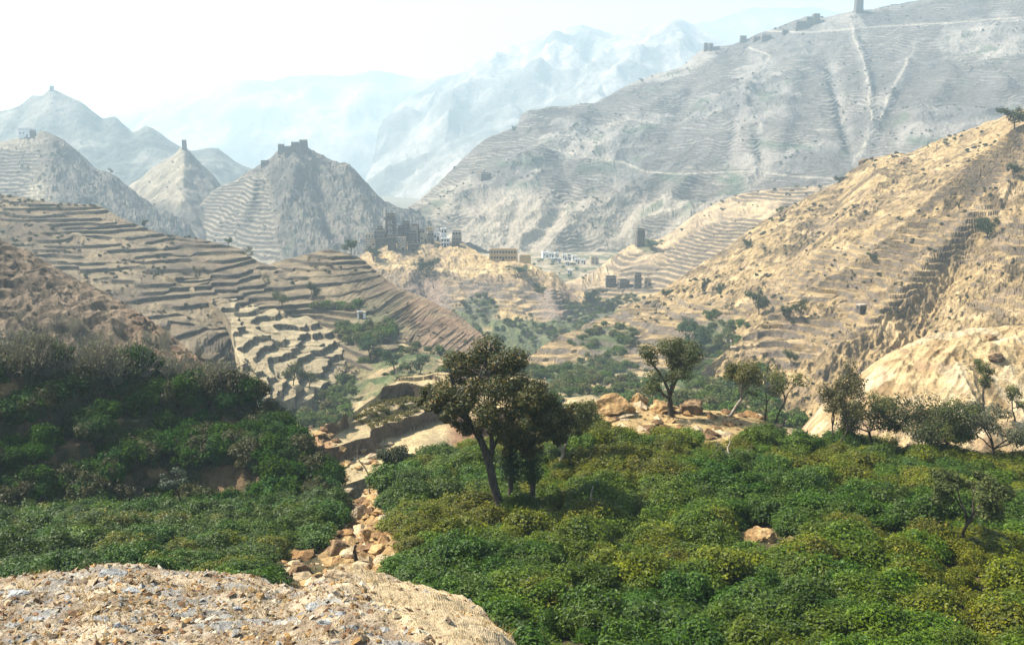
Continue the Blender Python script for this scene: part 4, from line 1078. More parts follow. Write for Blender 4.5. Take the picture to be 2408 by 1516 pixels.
# --- the big tree in the middle
def big_tree():
    rng = np.random.default_rng(5)
    B = np.array(hit(1185, 1215, 'field_ground'))
    yb = B[1]; mpp = yb / FPX * 1.02
    def w(u, v, dy=0.0):
        return P(u, v, yb + dy)
    root = bpy.data.objects.new('big_tree', None); COL.objects.link(root); root.location = B
    root['label'] = 'tall dark spreading tree with leaning forked trunk in the middle of the shrubs'; root['category'] = 'tree'
    T = Tubes(); off = B
    def br(path, r0, r1, k=7):
        pts = np.array([w(*p) for p in path]) - off
        n = len(pts); t = np.linspace(0, n - 1, n * 3)
        q = catmull(pts, t); q += rng.normal(size=q.shape) * 0.02
        T.add(q, np.linspace(r0, r1, len(q)), k); return q
    br([(1188, 1250), (1172, 1180), (1155, 1110), (1138, 1050), (1112, 1000), (1085, 960), (1070, 920), (1060, 880)], 0.27, 0.10, 9)
    br([(1150, 1095), (1158, 1040), (1150, 990), (1165, 940, .4), (1180, 880, .6), (1190, 840, .8)], 0.15, 0.05)
    br([(1155, 1060), (1190, 1000, .5), (1230, 950, .8), (1270, 900, 1.0)], 0.12, 0.04)
    br([(1112, 1000), (1060, 960, -.4), (1030, 930, -.6)], 0.09, 0.03)
    br([(1090, 965), (1120, 900, -.8), (1140, 850, -1.0)], 0.09, 0.03)
    br([(1230, 950, .8), (1290, 960, .6), (1320, 970, .5)], 0.06, 0.02)
    for i in range(16):
        a = (rng.uniform(1060, 1200), rng.uniform(890, 960), rng.uniform(-.8, .8))
        br([a, (a[0] + rng.normal() * 30, a[1] - 25, a[2] + rng.normal() * .4), (a[0] + rng.normal() * 80, a[1] - rng.uniform(20, 70), a[2] + rng.normal())], 0.035, 0.012, 5)
    obj('trunk', T.mesh('trunk', M_BARK), root)
    T = Tubes()
    br([(1115, 918, -2.0), (1098, 890, -2.1), (1085, 888, -2.1)], 0.028, 0.015, 5); br([(1105, 905, -2.1), (1085, 912, -2.1), (1075, 920, -2.1)], 0.02, 0.01, 5); br([(1088, 905, -2.1), (1082, 930, -2.1)], 0.02, 0.01, 5)
    obj('dead_branch', T.mesh('dead_branch', M_PALEBARK), root, label='pale bare dead branch')
    cen = []; rd = []
    blobs = [(1060, 850, 42), (1110, 830, 46), (1165, 818, 50), (1215, 835, 46), (1040, 895, 36), (1090, 880, 52), (1150, 875, 60), (1215, 880, 55), (1265, 885, 44), (1030, 935, 26), (1070, 935, 38), (1125, 930, 46),
             (1185, 930, 52), (1245, 930, 48), (1295, 925, 40), (1305, 965, 34), (1255, 975, 40), (1195, 975, 36), (1150, 965, 30), (1045, 965, 16), (1085, 975, 20), (1240, 1010, 26), (1290, 1000, 24), (1110, 980, 20), (1330, 945, 22), (1020, 905, 18), (1200, 812, 22), (1130, 985, 16)]
    for u, v, r in [(a_, b_ + 28, c_) for a_, b_, c_ in blobs] + [(1300, 1010, 30), (1335, 985, 24), (1265, 1030, 24), (1020, 945, 20), (1060, 990, 16), (1010, 915, 14), (1185, 1000, 30), (1215, 1020, 26), (1140, 985, 22), (1320, 1030, 16), (1095, 1005, 14), (1350, 960, 14), (1230, 1045, 26), (1272, 1055, 22), (1312, 1048, 20), (1195, 1045, 18), (1345, 1000, 20), (1005, 950, 16), (1000, 925, 12)]:
        for k in range(3):
            rr = r * mpp * rng.uniform(0.55, 0.85)
            d = rng.normal(size=3) * r * mpp * 0.45
            cen.append(w(u, v, 0) - off + d + np.array([0, rng.uniform(-1, 1) * 1.7 * min(1, r / 40), 0])); rd.append(rr)
    n = 44000
    p, i, d = clump_points(cen, rd, n, rng, 0.5, 0.72)
    V, F = leaves(p, 0.145, rng, 0.5, d)
    obj('crown', mesh_from('crown', V, F, M_LEAF, leaf_cols(i, len(cen), n, (0.022, 0.028, 0.007), (0.065, 0.062, 0.016), rng, ((0.15, 0.10, 0.035), 0.13))), root)
    # creeper hanging from the crown
    for (u0, v0, v1, r, dy) in [(1200, 1005, 1112, 27, 0.9), (1252, 1015, 1116, 24, 1.0)]:
        c2 = [w(u0 + rng.normal() * 5, v, dy) - off for v in np.linspace(v0, v1, 9)]
        p, i, d = clump_points(c2, np.full(9, r * mpp) * rng.uniform(0.6, 1.2, 9), 2200, rng, 0.5, 0.9)
        V, F = leaves(p, 0.15, rng, 0.3, d)
        g = bpy.data.objects.new('ivy_post', None); COL.objects.link(g)
        foot = w(u0, v1 + 6, dy); gr = hit(u0, v1 + 8, 'field_ground'); g.location = (foot[0], foot[1], foot[2])
        g['label'] = 'dead trunk wrapped in dark ivy %s the big tree' % ('close behind' if u0 < 1220 else 'right of the other ivy trunk behind'); g['category'] = 'tree'; g['group'] = 'ivy-clad trunks behind the big tree'
        o2 = B - np.array(foot)
        obj('crown', mesh_from('crown', V + o2, F, M_LEAF, leaf_cols(i, 9, 2200, (0.012, 0.028, 0.008), (0.035, 0.07, 0.018), rng)), g)
        T = Tubes(); T.add(np.array([[0, 0, -1.5], [0.03, 0, 0], [0.0, 0.02, (v1 - v0) * mpp * 0.6], [0.02, 0, (v1 - v0) * mpp]]), [0.16, 0.14, 0.12, 0.08], 7)
        obj('trunk', T.mesh('trunk', M_BARK), g)
big_tree()

# --- other near trees: (name, label, base u, v, height px, options)
def tree_px(name, label, u, v, hpx, on, spread=0.45, group=None, cat='tree', **kw):
    B = hit(u, v, on)
    h = hpx * B.y / FPX
    d = make_tree(int(u * 7 + v), h=h, spread=h * spread, rad=kw.pop('rad', 0.022) * h, clump=kw.pop('clump', 0.16) * h, leaf=kw.pop('leaf', 0.15), **kw)
    return put_tree(name, d, B, label, cat, group=group)
OLV = dict(c0=(0.035, 0.045, 0.012), c1=(0.11, 0.11, 0.03))
tree_px('forked_tree', 'open forked tree with pale trunk right of the big tree', 1303, 1118, 235, 'field_ground', 0.42, fork=0.30, limbs=4, sub=4, nleaf=8400, leaf=0.15, clump=0.12, bark=M_PALEBARK, **OLV)
tree_px('clumpy_tree', 'dark clumpy tree standing alone on the rocky ledge', 1578, 978, 200, 'field_ground', 0.33, fork=0.28, limbs=5, sub=3, nleaf=10400, leaf=0.15, clump=0.135, c0=(0.025, 0.035, 0.010), c1=(0.085, 0.09, 0.025), rad=0.035)
tree_px('light_tree', 'airy olive green tree on the ledge right of the clumpy tree', 1706, 978, 175, 'field_ground', 0.28, fork=0.35, limbs=4, sub=3, nleaf=5200, leaf=0.15, clump=0.13, shape='column', bark=M_PALEBARK, c0=(0.05, 0.06, 0.015), c1=(0.14, 0.13, 0.04))
tree_px('thin_tree', 'small thin-crowned tree with two dark stems at the ledge end', 1808, 980, 130, 'field_ground', 0.42, fork=0.4, limbs=3, sub=3, stems=2, nleaf=2200, leaf=0.15, clump=0.14, **OLV)
tree_px('upright_tree', 'narrow brownish many-stemmed tree before the pale gully', 1965, 1062, 190, 'field_ground', 0.26, fork=0.3, limbs=3, sub=4, stems=3, nleaf=7200, leaf=0.15, clump=0.11, shape='column', c0=(0.03, 0.032, 0.012), c1=(0.10, 0.085, 0.035), rad=0.016)
tree_px('round_tree', 'round olive tree between the upright tree and the dense dark tree', 2068, 1052, 165, 'field_ground', 0.48, fork=0.35, limbs=5, sub=3, nleaf=7600, leaf=0.15, clump=0.16, **OLV)
tree_px('dense_tree', 'wide dense dark tree below the golden hump', 2158, 1048, 165, 'field_ground', 0.62, fork=0.3, limbs=6, sub=3, nleaf=10400, leaf=0.15, clump=0.2, c0=(0.02, 0.03, 0.01), c1=(0.06, 0.07, 0.022))
tree_px('bright_tree', 'light green feathery tree in front of the dense dark tree', 2215, 1078, 135, 'field_ground', 0.45, fork=0.3, limbs=4, sub=3, nleaf=6400, leaf=0.15, clump=0.17, c0=(0.05, 0.075, 0.018), c1=(0.12, 0.15, 0.035))
tree_px('grey_tree', 'grey-green tree with shaded lower crown near the picture edge', 2330, 1088, 150, 'field_ground', 0.6, fork=0.3, limbs=5, sub=3, nleaf=7600, leaf=0.15, clump=0.17, c0=(0.04, 0.045, 0.025), c1=(0.13, 0.125, 0.07))
tree_px('slope_tree', 'straggly tree growing on the golden hump', 2310, 985, 135, 'golden_hump', 0.2, fork=0.4, limbs=3, sub=4, nleaf=3000, leaf=0.15, clump=0.09, shape='column', **OLV)
tree_px('slope_tree', 'thin leaning tree on the golden hump closest to the picture edge', 2385, 985, 90, 'golden_hump', 0.28, fork=0.4, limbs=3, sub=3, nleaf=900, leaf=0.2, clump=0.11, **OLV)
tree_px('umbrella_tree', 'grey-leaved umbrella-shaped tree standing out of the lower shrubs', 2262, 1300, 232, 'field_ground', 0.38, fork=0.42, limbs=5, sub=4, shape='umbrella', nleaf=5200, leaf=0.15, clump=0.105, c0=(0.025, 0.035, 0.012), c1=(0.10, 0.115, 0.045), rad=0.018, flat=0.6, mat=M_LEAFM)
tree_px('umbrella_tree', 'small dark flat-topped tree above the lower shrub band', 440, 1185, 112, 'field_ground', 0.42, fork=0.5, limbs=5, sub=3, shape='umbrella', nleaf=1600, leaf=0.15, clump=0.12, c0=(0.02, 0.028, 0.014), c1=(0.06, 0.07, 0.04), rad=0.02, flat=0.6)
tree_px('bushy_tree', 'small dark bushy tree beside the bare gully', 925, 1122, 75, 'field_ground', 0.62, fork=0.3, limbs=4, sub=3, nleaf=4800, leaf=0.15, clump=0.22, c0=(0.018, 0.025, 0.009), c1=(0.05, 0.055, 0.02))
tree_px('bare_tree', 'thin pale leafless tree beside the gully', 875, 1158, 128, 'field_ground', 0.14, fork=0.62, limbs=3, sub=2, nleaf=0, bare=1, bark=M_PALEBARK, rad=0.016)
tree_px('dead_tree', 'pale dead forked snag lying among the upper shrubs', 1712, 1110, 100, 'field_ground', 0.55, fork=0.35, limbs=4, sub=2, nleaf=0, bare=1, bark=M_PALEBARK, rad=0.04)
tree_px('dead_stump', 'tall pale broken stump standing in the shrubs', 1393, 1228, 125, 'field_ground', 0.10, fork=0.6, limbs=2, sub=1, nleaf=0, bark=M_PALEBARK, rad=0.035, lean=0.03)
tree_px('dead_stump', 'dark split stump in the rocky gully', 838, 1318, 78, 'field_ground', 0.3, fork=0.4, limbs=2, sub=1, nleaf=0, bark=M_BARK, rad=0.07)

# --- trees and bushes on the hills: (u, v of the foot, height px, width factor, ground, kind, label)
MIDDATA = [make_tree(900 + i, h=1.0, spread=0.5, fork=0.22, limbs=5, sub=3, nleaf=1500, leaf=0.075, clump=0.2, c0=a, c1=b, mat=M_LEAFM, rad=0.03)
           for i, (a, b) in enumerate([((0.016, 0.028, 0.012), (0.045, 0.06, 0.025)), ((0.03, 0.045, 0.015), (0.09, 0.10, 0.035)), ((0.02, 0.04, 0.018), (0.055, 0.085, 0.035))])]
MIDDATA.append(make_tree(950, h=1.0, spread=0.42, fork=0.3, limbs=4, sub=3, nleaf=420, leaf=0.075, clump=0.16, c0=(0.05, 0.05, 0.025), c1=(0.11, 0.10, 0.05), mat=M_LEAFM, rad=0.025, bare=1))
MID = [(1790, 738, 56, 0.9, 'golden_slope golden_spur', 0, 'round dark tree at the foot of the golden terraces'), (740, 707, 44, 0.75, 'terraced_ridge terraced_flats', 0, 'dark green tree on the terraces above the dry flats'),
       (660, 724, 36, 1.0, 'terraced_ridge terraced_flats terraced_hill', 1, 'yellow-green bush on the terraces left of the dark green tree'), (462, 668, 44, 0.6, 'terraced_hill', 3, 'sparse tree in the middle of the terraced hill'),
       (630, 682, 40, 0.6, 'terraced_ridge terraced_hill', 3, 'sparse tree at the hollow between terraced hill and ridge'), (826, 595, 34, 1.1, 'terraced_ridge village_promontory', 2, 'green tree left of the stone village'),
       (880, 612, 32, 1.1, 'village_promontory terraced_ridge', 0, 'dark tree just below the stone village'), (1000, 650, 46, 1.1, 'village_promontory', 0, 'large dark bushy tree on the slope below the white houses'),
       (1215, 650, 26, 1.9, 'village_promontory', 2, 'wide green bush below the long ochre building'), (1760, 584, 22, 0.9, 'golden_slope', 0, 'small dark bush high on the golden slope'),
       (1834, 506, 20, 0.8, 'golden_slope tower_hill', 1, 'olive bush near the crest of the golden slope'), (1540, 735, 34, 1.0, 'golden_slope', 3, 'sparse tree on the nearer crest of the golden terraces'),
       (1655, 690, 36, 0.55, 'golden_slope', 0, 'narrow dark tree on the golden slope left of its pair'), (1693, 700, 34, 0.7, 'golden_slope', 0, 'small dark tree on the golden slope right of its pair'),
       (2055, 615, 22, 1.1, 'golden_spur', 0, 'round dark bush beside the spur terraces'), (1882, 745, 40, 0.8, 'golden_spur golden_slope', 1, 'olive tree on the lower spur terraces'),
       (1847, 752, 36, 0.8, 'golden_spur golden_slope', 0, 'dark bush left of the olive tree on the spur terraces'), (1858, 862, 40, 0.7, 'golden_spur', 1, 'small olive tree under the spur terraces'),
       (2320, 560, 48, 1.1, 'golden_spur', 0, 'dark bush clump high on the rocky spur'), (2392, 300, 46, 1.3, 'golden_spur golden_slope', 0, 'dark bush on the skyline at the picture edge'),
       (2385, 415, 30, 1.1, 'golden_spur', 0, 'dark bush below the skyline bush'), (1972, 428, 14, 2.2, 'golden_slope', 0, 'low dark bush on the crest where slope meets grey mountain'),
       (1390, 712, 34, 1.5, 'village_promontory', 0, 'wide dark tree in the valley beyond the golden terraces'), (1440, 740, 36, 1.0, 'village_promontory tower_hill', 0, 'dark tree right of the wide dark valley tree'),
       (1720, 740, 34, 0.9, 'golden_slope golden_spur', 3, 'thin tree left of the round dark tree'), (1540, 590, 26, 1.6, 'tower_hill', 2, 'green bush clump beside the lone tower'),
       (1565, 700, 22, 1.2, 'golden_slope', 0, 'dark bush on the crest of the golden terraces'), (338, 508, 18, 0.8, 'terraced_hill', 0, 'small dark tree on the crest of the terraced hill'),
       (536, 572, 18, 1.0, 'terraced_hill', 2, 'green bush on the lower crest of the terraced hill'), (590, 612, 34, 0.9, 'terraced_hill', 3, 'leafless tree at the end of the terraced hill'),
       (262, 402, 14, 0.8, 'left_hill', 0, 'tiny dark tree on the crest of the hill with the white building'), (208, 480, 16, 1.0, 'left_hill terraced_hill', 0, 'tiny dark bush under the white building hill'),
       (1350, 305, 16, 0.6, 'terraced_mountain', 0, 'slim dark tree on the grey mountain crest'), (1210, 312, 16, 0.7, 'terraced_mountain', 0, 'small tree on the lower grey mountain ridge'),
       (1510, 195, 10, 1.0, 'terraced_mountain', 0, 'tiny tree on the skyline of the grey mountain'), (690, 905, 50, 1.0, 'terraced_flats valley', 1, 'olive bush at the near end of the dry flats'),
       (725, 912, 40, 1.1, 'terraced_flats valley', 1, 'lower olive bush right of the other at the dry flats'), (1640, 835, 70, 0.9, 'golden_slope valley', 2, 'tall bluish-green tree in the valley under the golden terraces'),
       (1610, 800, 50, 1.0, 'golden_slope valley', 2, 'bluish-green tree left of the tall valley tree'), (1750, 935, 60, 1.4, 'valley golden_spur', 2, 'broad green tree in the valley behind the ledge'),
       (930, 870, 50, 1.2, 'valley terraced_ridge', 2, 'broad green tree in the hollow left of the big tree'), (870, 840, 46, 1.3, 'valley terraced_ridge', 2, 'green tree below the white field hut'),
       (985, 880, 44, 1.1, 'valley terraced_ridge', 0, 'dark tree at the edge of the big tree crown in the hollow'), (830, 895, 44, 1.3, 'valley', 3, 'grey-brown bush in the hollow beside the dry flats'),
       (2225, 345, 12, 1.4, 'terraced_mountain golden_slope', 0, 'low dark bush on the golden skyline')]
for k, (u, v, hp, wf, on, kd, lab) in enumerate(MID):
    B = hit(u, v, on.split())
    put_tree('hill_bush' if ('bush' in lab) else 'hill_tree', MIDDATA[kd], B, lab, 'bush' if 'bush' in lab else 'tree', scale=hp * B.y / FPX, rz=k * 1.3, group='lone trees and bushes on the hills', sx=wf)

# ------------------------------------------------------------------ rocks
def rock_mesh(seed, dims, cols, sub=4, rough=0.28):
    import bmesh
    bm = bmesh.new(); bmesh.ops.create_icosphere(bm, subdivisions=sub, radius=1.0)
    V = np.array([v.co[:] for v in bm.verts]); F = np.array([[v.index for v in f.verts] for f in bm.faces]); bm.free()
    rng = np.random.default_rng(seed)
    for k in range(16):       # broken faces
        n = rng.normal(size=3); n /= np.linalg.norm(n); d = rng.uniform(0.45, 0.85)
        e = np.maximum(V @ n - d, 0); V = V - n * e[:, None] * 0.9
    q = (ridged(V[:, 0] * 1.6 + seed, V[:, 1] * 1.6 + V[:, 2] * 1.1, 4, seed) - 0.4) * rough + (fbm(V[:, 0] * 5 + V[:, 2] * 4, V[:, 1] * 5 - V[:, 2] * 3, 3, seed + 1) - 0.5) * rough * 0.7
    V = V * (1 + q)[:, None] * np.asarray(dims)[None]
    m = fbm(V[:, 0] * 3 / max(dims) + 9, (V[:, 1] + V[:, 2]) * 3 / max(dims), 4, seed + 5)
    return mesh_from('rock', V, F, M_NEAR if max(dims) > 0.6 else M_KNOLL, mixc(cols[0], cols[1], sstep(0.3, 0.7, m)), False)
OCH = ((0.24, 0.15, 0.07), (0.46, 0.31, 0.15)); DRK = ((0.10, 0.07, 0.045), (0.30, 0.20, 0.11)); PAL = ((0.36, 0.27, 0.17), (0.56, 0.45, 0.30)); BLU = ((0.20, 0.20, 0.19), (0.42, 0.42, 0.39))
ROCKS = [(1455, 955, 62, 34, 'field_ground', OCH, 'long ochre rock outcrop on the ledge right of the big tree', 0.35), (1505, 930, 26, 22, 'field_ground', OCH, 'pointed ochre rock at the end of the long outcrop', 0.4),
         (1420, 985, 40, 18, 'field_ground', OCH, 'low ochre rock under the long outcrop', 0.3), (1628, 955, 36, 30, 'field_ground', DRK, 'square boulder with dark front beside the clumpy tree', 0.25), (1560, 955, 40, 22, 'field_ground', OCH, 'ochre rock behind the clumpy tree', 0.3),
         (1788, 1256, 50, 24, 'field_ground', OCH, 'large low tan boulder showing through the shrubs', 0.25), (1866, 1272, 36, 15, 'field_ground', OCH, 'smaller slanting boulder right of the large low tan boulder', 0.25),
         (848, 1200, 24, 26, 'field_ground', PAL, 'pale upright rock at the top of the gully', 0.35), (880, 1250, 34, 28, 'field_ground', OCH, 'broad ochre rock in the middle of the gully', 0.3), (800, 1285, 36, 34, 'field_ground', DRK, 'large reddish brown rock at the gully edge', 0.25),
         (900, 1222, 22, 14, 'field_ground', PAL, 'small pale rock right of the gully top', 0.3), (890, 1290, 30, 22, 'field_ground', OCH, 'ochre rock below the broad gully rock', 0.3), (700, 1340, 34, 24, 'field_ground', DRK, 'dark red rock under the shrubs beside the knoll', 0.3),
         (750, 1355, 28, 16, 'field_ground', DRK, 'small dark rock between knoll and gully', 0.3), (905, 1330, 40, 22, 'field_ground', OCH, 'flat ochre rock at the foot of the gully', 0.25), (835, 1340, 24, 16, 'field_ground', PAL, 'pale rock beside the split stump', 0.3),
         (8, 925, 34, 36, 'shaded_slope', OCH, 'sunlit rock cut by the picture edge on the shaded slope', 0.25), (2030, 378, 16, 10, 'golden_slope', DRK, 'dark rock on the crest of the golden slope', 0.4), (2130, 378, 22, 8, 'golden_slope', DRK, 'flat dark rock on the crest right of the other dark rock', 0.4),
         (2330, 790, 20, 9, 'golden_hump', DRK, 'dark rock on top of the golden hump', 0.3), (2345, 840, 34, 14, 'golden_hump', DRK, 'grey-brown slab on the golden hump', 0.25)]
for k, (u, v, wpx, hpx, on, cc, lab, ro) in enumerate(ROCKS):
    B = hit(u, v + hpx * 0.6, on); s = B.y / FPX
    me = rock_mesh(500 + k, (wpx * s, wpx * s * 0.8, hpx * s * 1.1), cc, 4, ro)
    o = obj('boulder', me, label=lab, category='rock'); o.location = B + Vector((0, wpx * s * 0.2, hpx * s * 0.25)); o.rotation_euler = (0, 0, k * 0.9 % 0.8)
KR = [(385, 1470, 20, 17, DRK, 'dark block of stone on the knoll'), (470, 1478, 12, 8, DRK, 'small dark stone right of the dark block'), (575, 1475, 16, 8, OCH, 'rust-brown stone low on the knoll'), (300, 1385, 34, 13, BLU, 'grey ledge stone at the knoll crest'),
      (255, 1345, 46, 14, BLU, 'pale ledge standing up on the knoll skyline'), (40, 1392, 36, 10, BLU, 'pale grey slab at the knoll crest by the picture edge'), (240, 1450, 30, 12, BLU, 'blue-grey stone in the middle of the knoll'), (270, 1468, 22, 9, BLU, 'smaller blue-grey stone in the middle of the knoll'),
      (740, 1425, 26, 12, BLU, 'pale blue-grey stone on the knoll near the path'), (760, 1460, 30, 15, BLU, 'largest pale stone on the knoll near the path'), (800, 1440, 24, 11, BLU, 'pale stone furthest along the knoll toward the path'), (560, 1427, 16, 9, BLU, 'small pale stone among brown gravel'),
      (610, 1395, 22, 10, OCH, 'tan stone under the knoll crest'), (90, 1455, 18, 8, BLU, 'grey stone in the knoll gravel near the picture edge'), (880, 1420, 18, 8, PAL, 'cream stone beside the sandy path'), (805, 1352, 60, 22, PAL, 'smooth sandy hump at the head of the path'), (470, 1448, 24, 9, DRK, 'brown flat stone in the knoll centre'),
      (150, 1565, 26, 9, PAL, 'pale stone at the lower picture edge'), (660, 1400, 18, 8, DRK, 'dark stone at the knoll edge above the drop')]
for k, (u, v, wpx, hpx, cc, lab) in enumerate(KR):
    B = hit(u, v + hpx * 0.5, 'stony_knoll'); s = B.y / FPX
    me = rock_mesh(600 + k, (wpx * s, wpx * s * 0.7, hpx * s), cc, 3, 0.45)
    o = obj('knoll_stone', me, label=lab, category='stone'); o.location = B + Vector((0, wpx * s * 0.2, -hpx * s * 0.1)); o.rotation_euler = (0.1, 0.15, k * 1.7 % 1.2 - 0.5)

def rubble(name, label, pts, smin, smax, pal, rng, mat):
    n = len(pts)
    base = np.array([[1, 0, 0], [-1, 0, 0], [0, 1, 0], [0, -1, 0], [0, 0, 1], [0, 0, -1], [.7, .7, .5], [-.7, .6, .55], [-.6, -.7, .5], [.7, -.6, .5]], float)
    F0 = np.array([[4, 6, 7], [4, 7, 8], [4, 8, 9], [4, 9, 6], [6, 2, 7], [6, 0, 2], [7, 1, 8], [7, 2, 1], [8, 3, 9], [8, 1, 3], [9, 0, 6], [9, 3, 0], [0, 5, 2], [2, 5, 1], [1, 5, 3], [3, 5, 0]])
    s = smin + (smax - smin) * rng.random(n) ** 2.5
    d = rng.uniform(0.65, 1.4, (n, 10, 1)) * base[None] * np.stack([s * rng.uniform(0.8, 1.5, n), s, s * rng.uniform(0.5, 0.95, n)], -1)[:, None]
    a = rng.uniform(0, 6.28, n); c_, s_ = np.cos(a)[:, None], np.sin(a)[:, None]
    x = d[..., 0] * c_ - d[..., 1] * s_; y = d[..., 0] * s_ + d[..., 1] * c_
    V = np.stack([x, y, d[..., 2]], -1) + pts[:, None]
    F = (F0[None] + 10 * np.arange(n)[:, None, None]).reshape(-1, 3)
    c = np.asarray(pal)[rng.integers(0, len(pal), n)] * rng.uniform(0.7, 1.2, (n, 1))
    obj(name, mesh_from(name, V.reshape(-1, 3), F, mat, np.repeat(c, 10, 0)), kind='stuff', label=label)
rr = np.random.default_rng(19)
OPAL = [(0.40, 0.27, 0.13), (0.28, 0.17, 0.08), (0.48, 0.37, 0.23), (0.18, 0.11, 0.06)]
pts = np.concatenate([sample('field_ground', 700, lambda u, v, x, y: (line_dist(u, v, GULLY) < 75) & (v > 1120) & (v < 1420), rr), sample('field_ground', 260, lambda u, v, x, y: (u > 640) & (u < 830) & (v > 1280) & (v < 1420), rr)])
rubble('gully_rubble', 'broken ochre stones strewn down the gully', pts, 0.06, 0.5, OPAL, rr, M_NEAR)
pts = np.concatenate([sample('field_ground', 420, lambda u, v, x, y: (u > 1340) & (u < 1900) & (v < 1060), rr), sample('dry_fields', 700, lambda u, v, x, y: ((u < 800) | (v > 1045)) & (u > 690), rr, 2), sample('shaded_slope', 260, lambda u, v, x, y: (u > 640) & (v > 980), rr, 2), sample('valley', 500, lambda u, v, x, y: (u > 600) & (u < 800) & (v > 930) & (v < 1060), rr)])
rubble('ledge_rubble', 'loose ochre stones on the ledge and on the banks of the dry fields', pts, 0.08, 0.6, OPAL, rr, M_NEAR)
def crops():
    rng = np.random.default_rng(23)
    p = sample('dry_fields', 420, lambda u, v, x, y: in_poly(u, v, [(830, 985), (900, 935), (990, 925), (1010, 950), (940, 1000), (880, 1010)]) & (np.abs((y - x * 0.6) % 1.3) < 0.5), rng)
    c = [[0, 0, 0.2]]
    q, i, d = clump_points(np.repeat(p, 1, 0) + np.array([0, 0, 0.2]), np.full(len(p), 0.26), len(p) * 26, rng, 0.4, 0.8)
    V, F = leaves(q, 0.16, rng, 0.5, d)
    obj('crop_rows', mesh_from('crop_rows', V, F, M_LEAFM, leaf_cols(i, len(p), len(q), (0.06, 0.06, 0.02), (0.15, 0.14, 0.045), rng)), kind='stuff', label='rows of small olive crop plants on the dry field')
crops()
def gravel():
    rng = np.random.default_rng(9)
    n = 15000
    p = sample('stony_knoll', n, lambda u, v, x, y: (v < 1640) & (u > -60) & (u < 1240) & (y < 10.9) & ((u < 830 + (v - 1350) * 1.3) | (rng.random(len(u)) < 0.12)), rng)
    base = np.array([[1, 0, 0], [-1, 0, 0], [0, 1, 0], [0, -1, 0], [0, 0, 1], [0, 0, -1]], float)
    F0 = np.array([[0, 2, 4], [2, 1, 4], [1, 3, 4], [3, 0, 4], [2, 0, 5], [1, 2, 5], [3, 1, 5], [0, 3, 5]])
    s = 0.008 + 0.030 * rng.random(n) ** 3.5
    d = rng.uniform(0.6, 1.5, (n, 6, 1)) * base[None] * np.stack([s * rng.uniform(0.8, 1.6, n), s, s * rng.uniform(0.35, 0.8, n)], -1)[:, None]
    a = rng.uniform(0, 6.28, n); c_, s_ = np.cos(a)[:, None], np.sin(a)[:, None]
    t = rng.normal(size=(n, 1)) * 0.5
    x = d[..., 0] * c_ - d[..., 1] * s_; y = d[..., 0] * s_ + d[..., 1] * c_
    V = np.stack([x, y, d[..., 2] + x * t], -1) + p[:, None]
    F = (F0[None] + 6 * np.arange(n)[:, None, None]).reshape(-1, 3)
    k = rng.random((n, 1)); pal = np.array([[0.40, 0.31, 0.19], [0.20, 0.12, 0.07], [0.30, 0.29, 0.26], [0.52, 0.45, 0.33], [0.12, 0.09, 0.06], [0.36, 0.22, 0.10]])
    c = pal[rng.choice(6, n, p=[.3, .2, .15, .13, .08, .14])] * rng.uniform(0.75, 1.2, (n, 1))
    obj('gravel', mesh_from('gravel', V.reshape(-1, 3), F, M_KNOLL, np.repeat(c, 6, 0)), kind='stuff', label='loose brown and grey stone chips strewn over the knoll')
    # dry grass
    n = 500
    p = sample('stony_knoll', n, lambda u, v, x, y: (v < 1640) & (u > -60) & (u < 1240) & (y < 10.8) & (fbm(x / 0.7, y / 0.7, 3, 55) > 0.53), rng)
    k = 5
    P0 = np.repeat(p, k, 0) + rng.normal(size=(n * k, 3)) * np.array([.02, .02, 0])
    e = P0 + rng.normal(size=(n * k, 3)) * np.array([.035, .035, 0.01]) + np.array([0, 0, 1]) * rng.uniform(0.03, 0.085, (n * k, 1))
    w = rng.normal(size=(n * k, 3)) * np.array([1, 1, 0]); w *= 0.003 / (np.linalg.norm(w, axis=1, keepdims=True) + 1e-9)
    V = np.stack([P0 - w, P0 + w, e], 1).reshape(-1, 3)
    c = np.repeat(np.array([[0.38, 0.28, 0.12]]) * rng.uniform(0.6, 1.2, (n * k, 1)), 3, 0)
    obj('dry_grass', mesh_from('dry_grass', V, np.arange(3 * n * k).reshape(-1, 3), M_LEAFM, c), kind='stuff', label='short dry yellow grass tufts on the knoll')
gravel()

# ------------------------------------------------------------------ houses
def wall_mat(name, a, b_, sc=1.2):
    m = bpy.data.materials.new(name); m.use_nodes = True
    nt = m.node_tree; n = nt.nodes; l = nt.links
    b = n['Principled BSDF']; b.inputs['Roughness'].default_value = 0.92; b.inputs['Specular IOR Level'].default_value = 0.1
    g = n.new('ShaderNodeNewGeometry')
    no = n.new('ShaderNodeTexNoise'); no.inputs['Scale'].default_value = sc; no.inputs['Detail'].default_value = 6
    l.new(g.outputs['Position'], no.inputs['Vector'])
    cr = n.new('ShaderNodeValToRGB'); cr.color_ramp.elements[0].position = 0.32; cr.color_ramp.elements[1].position = 0.68
    cr.color_ramp.elements[0].color = (*a, 1); cr.color_ramp.elements[1].color = (*b_, 1)
    l.new(no.outputs['Fac'], cr.inputs[0]); l.new(cr.outputs[0], b.inputs['Base Color'])
    bp = n.new('ShaderNodeBump'); bp.inputs['Strength'].default_value = 0.7; bp.inputs['Distance'].default_value = 0.3
    l.new(no.outputs['Fac'], bp.inputs['Height']); l.new(bp.outputs[0], b.inputs['Normal'])
    return m
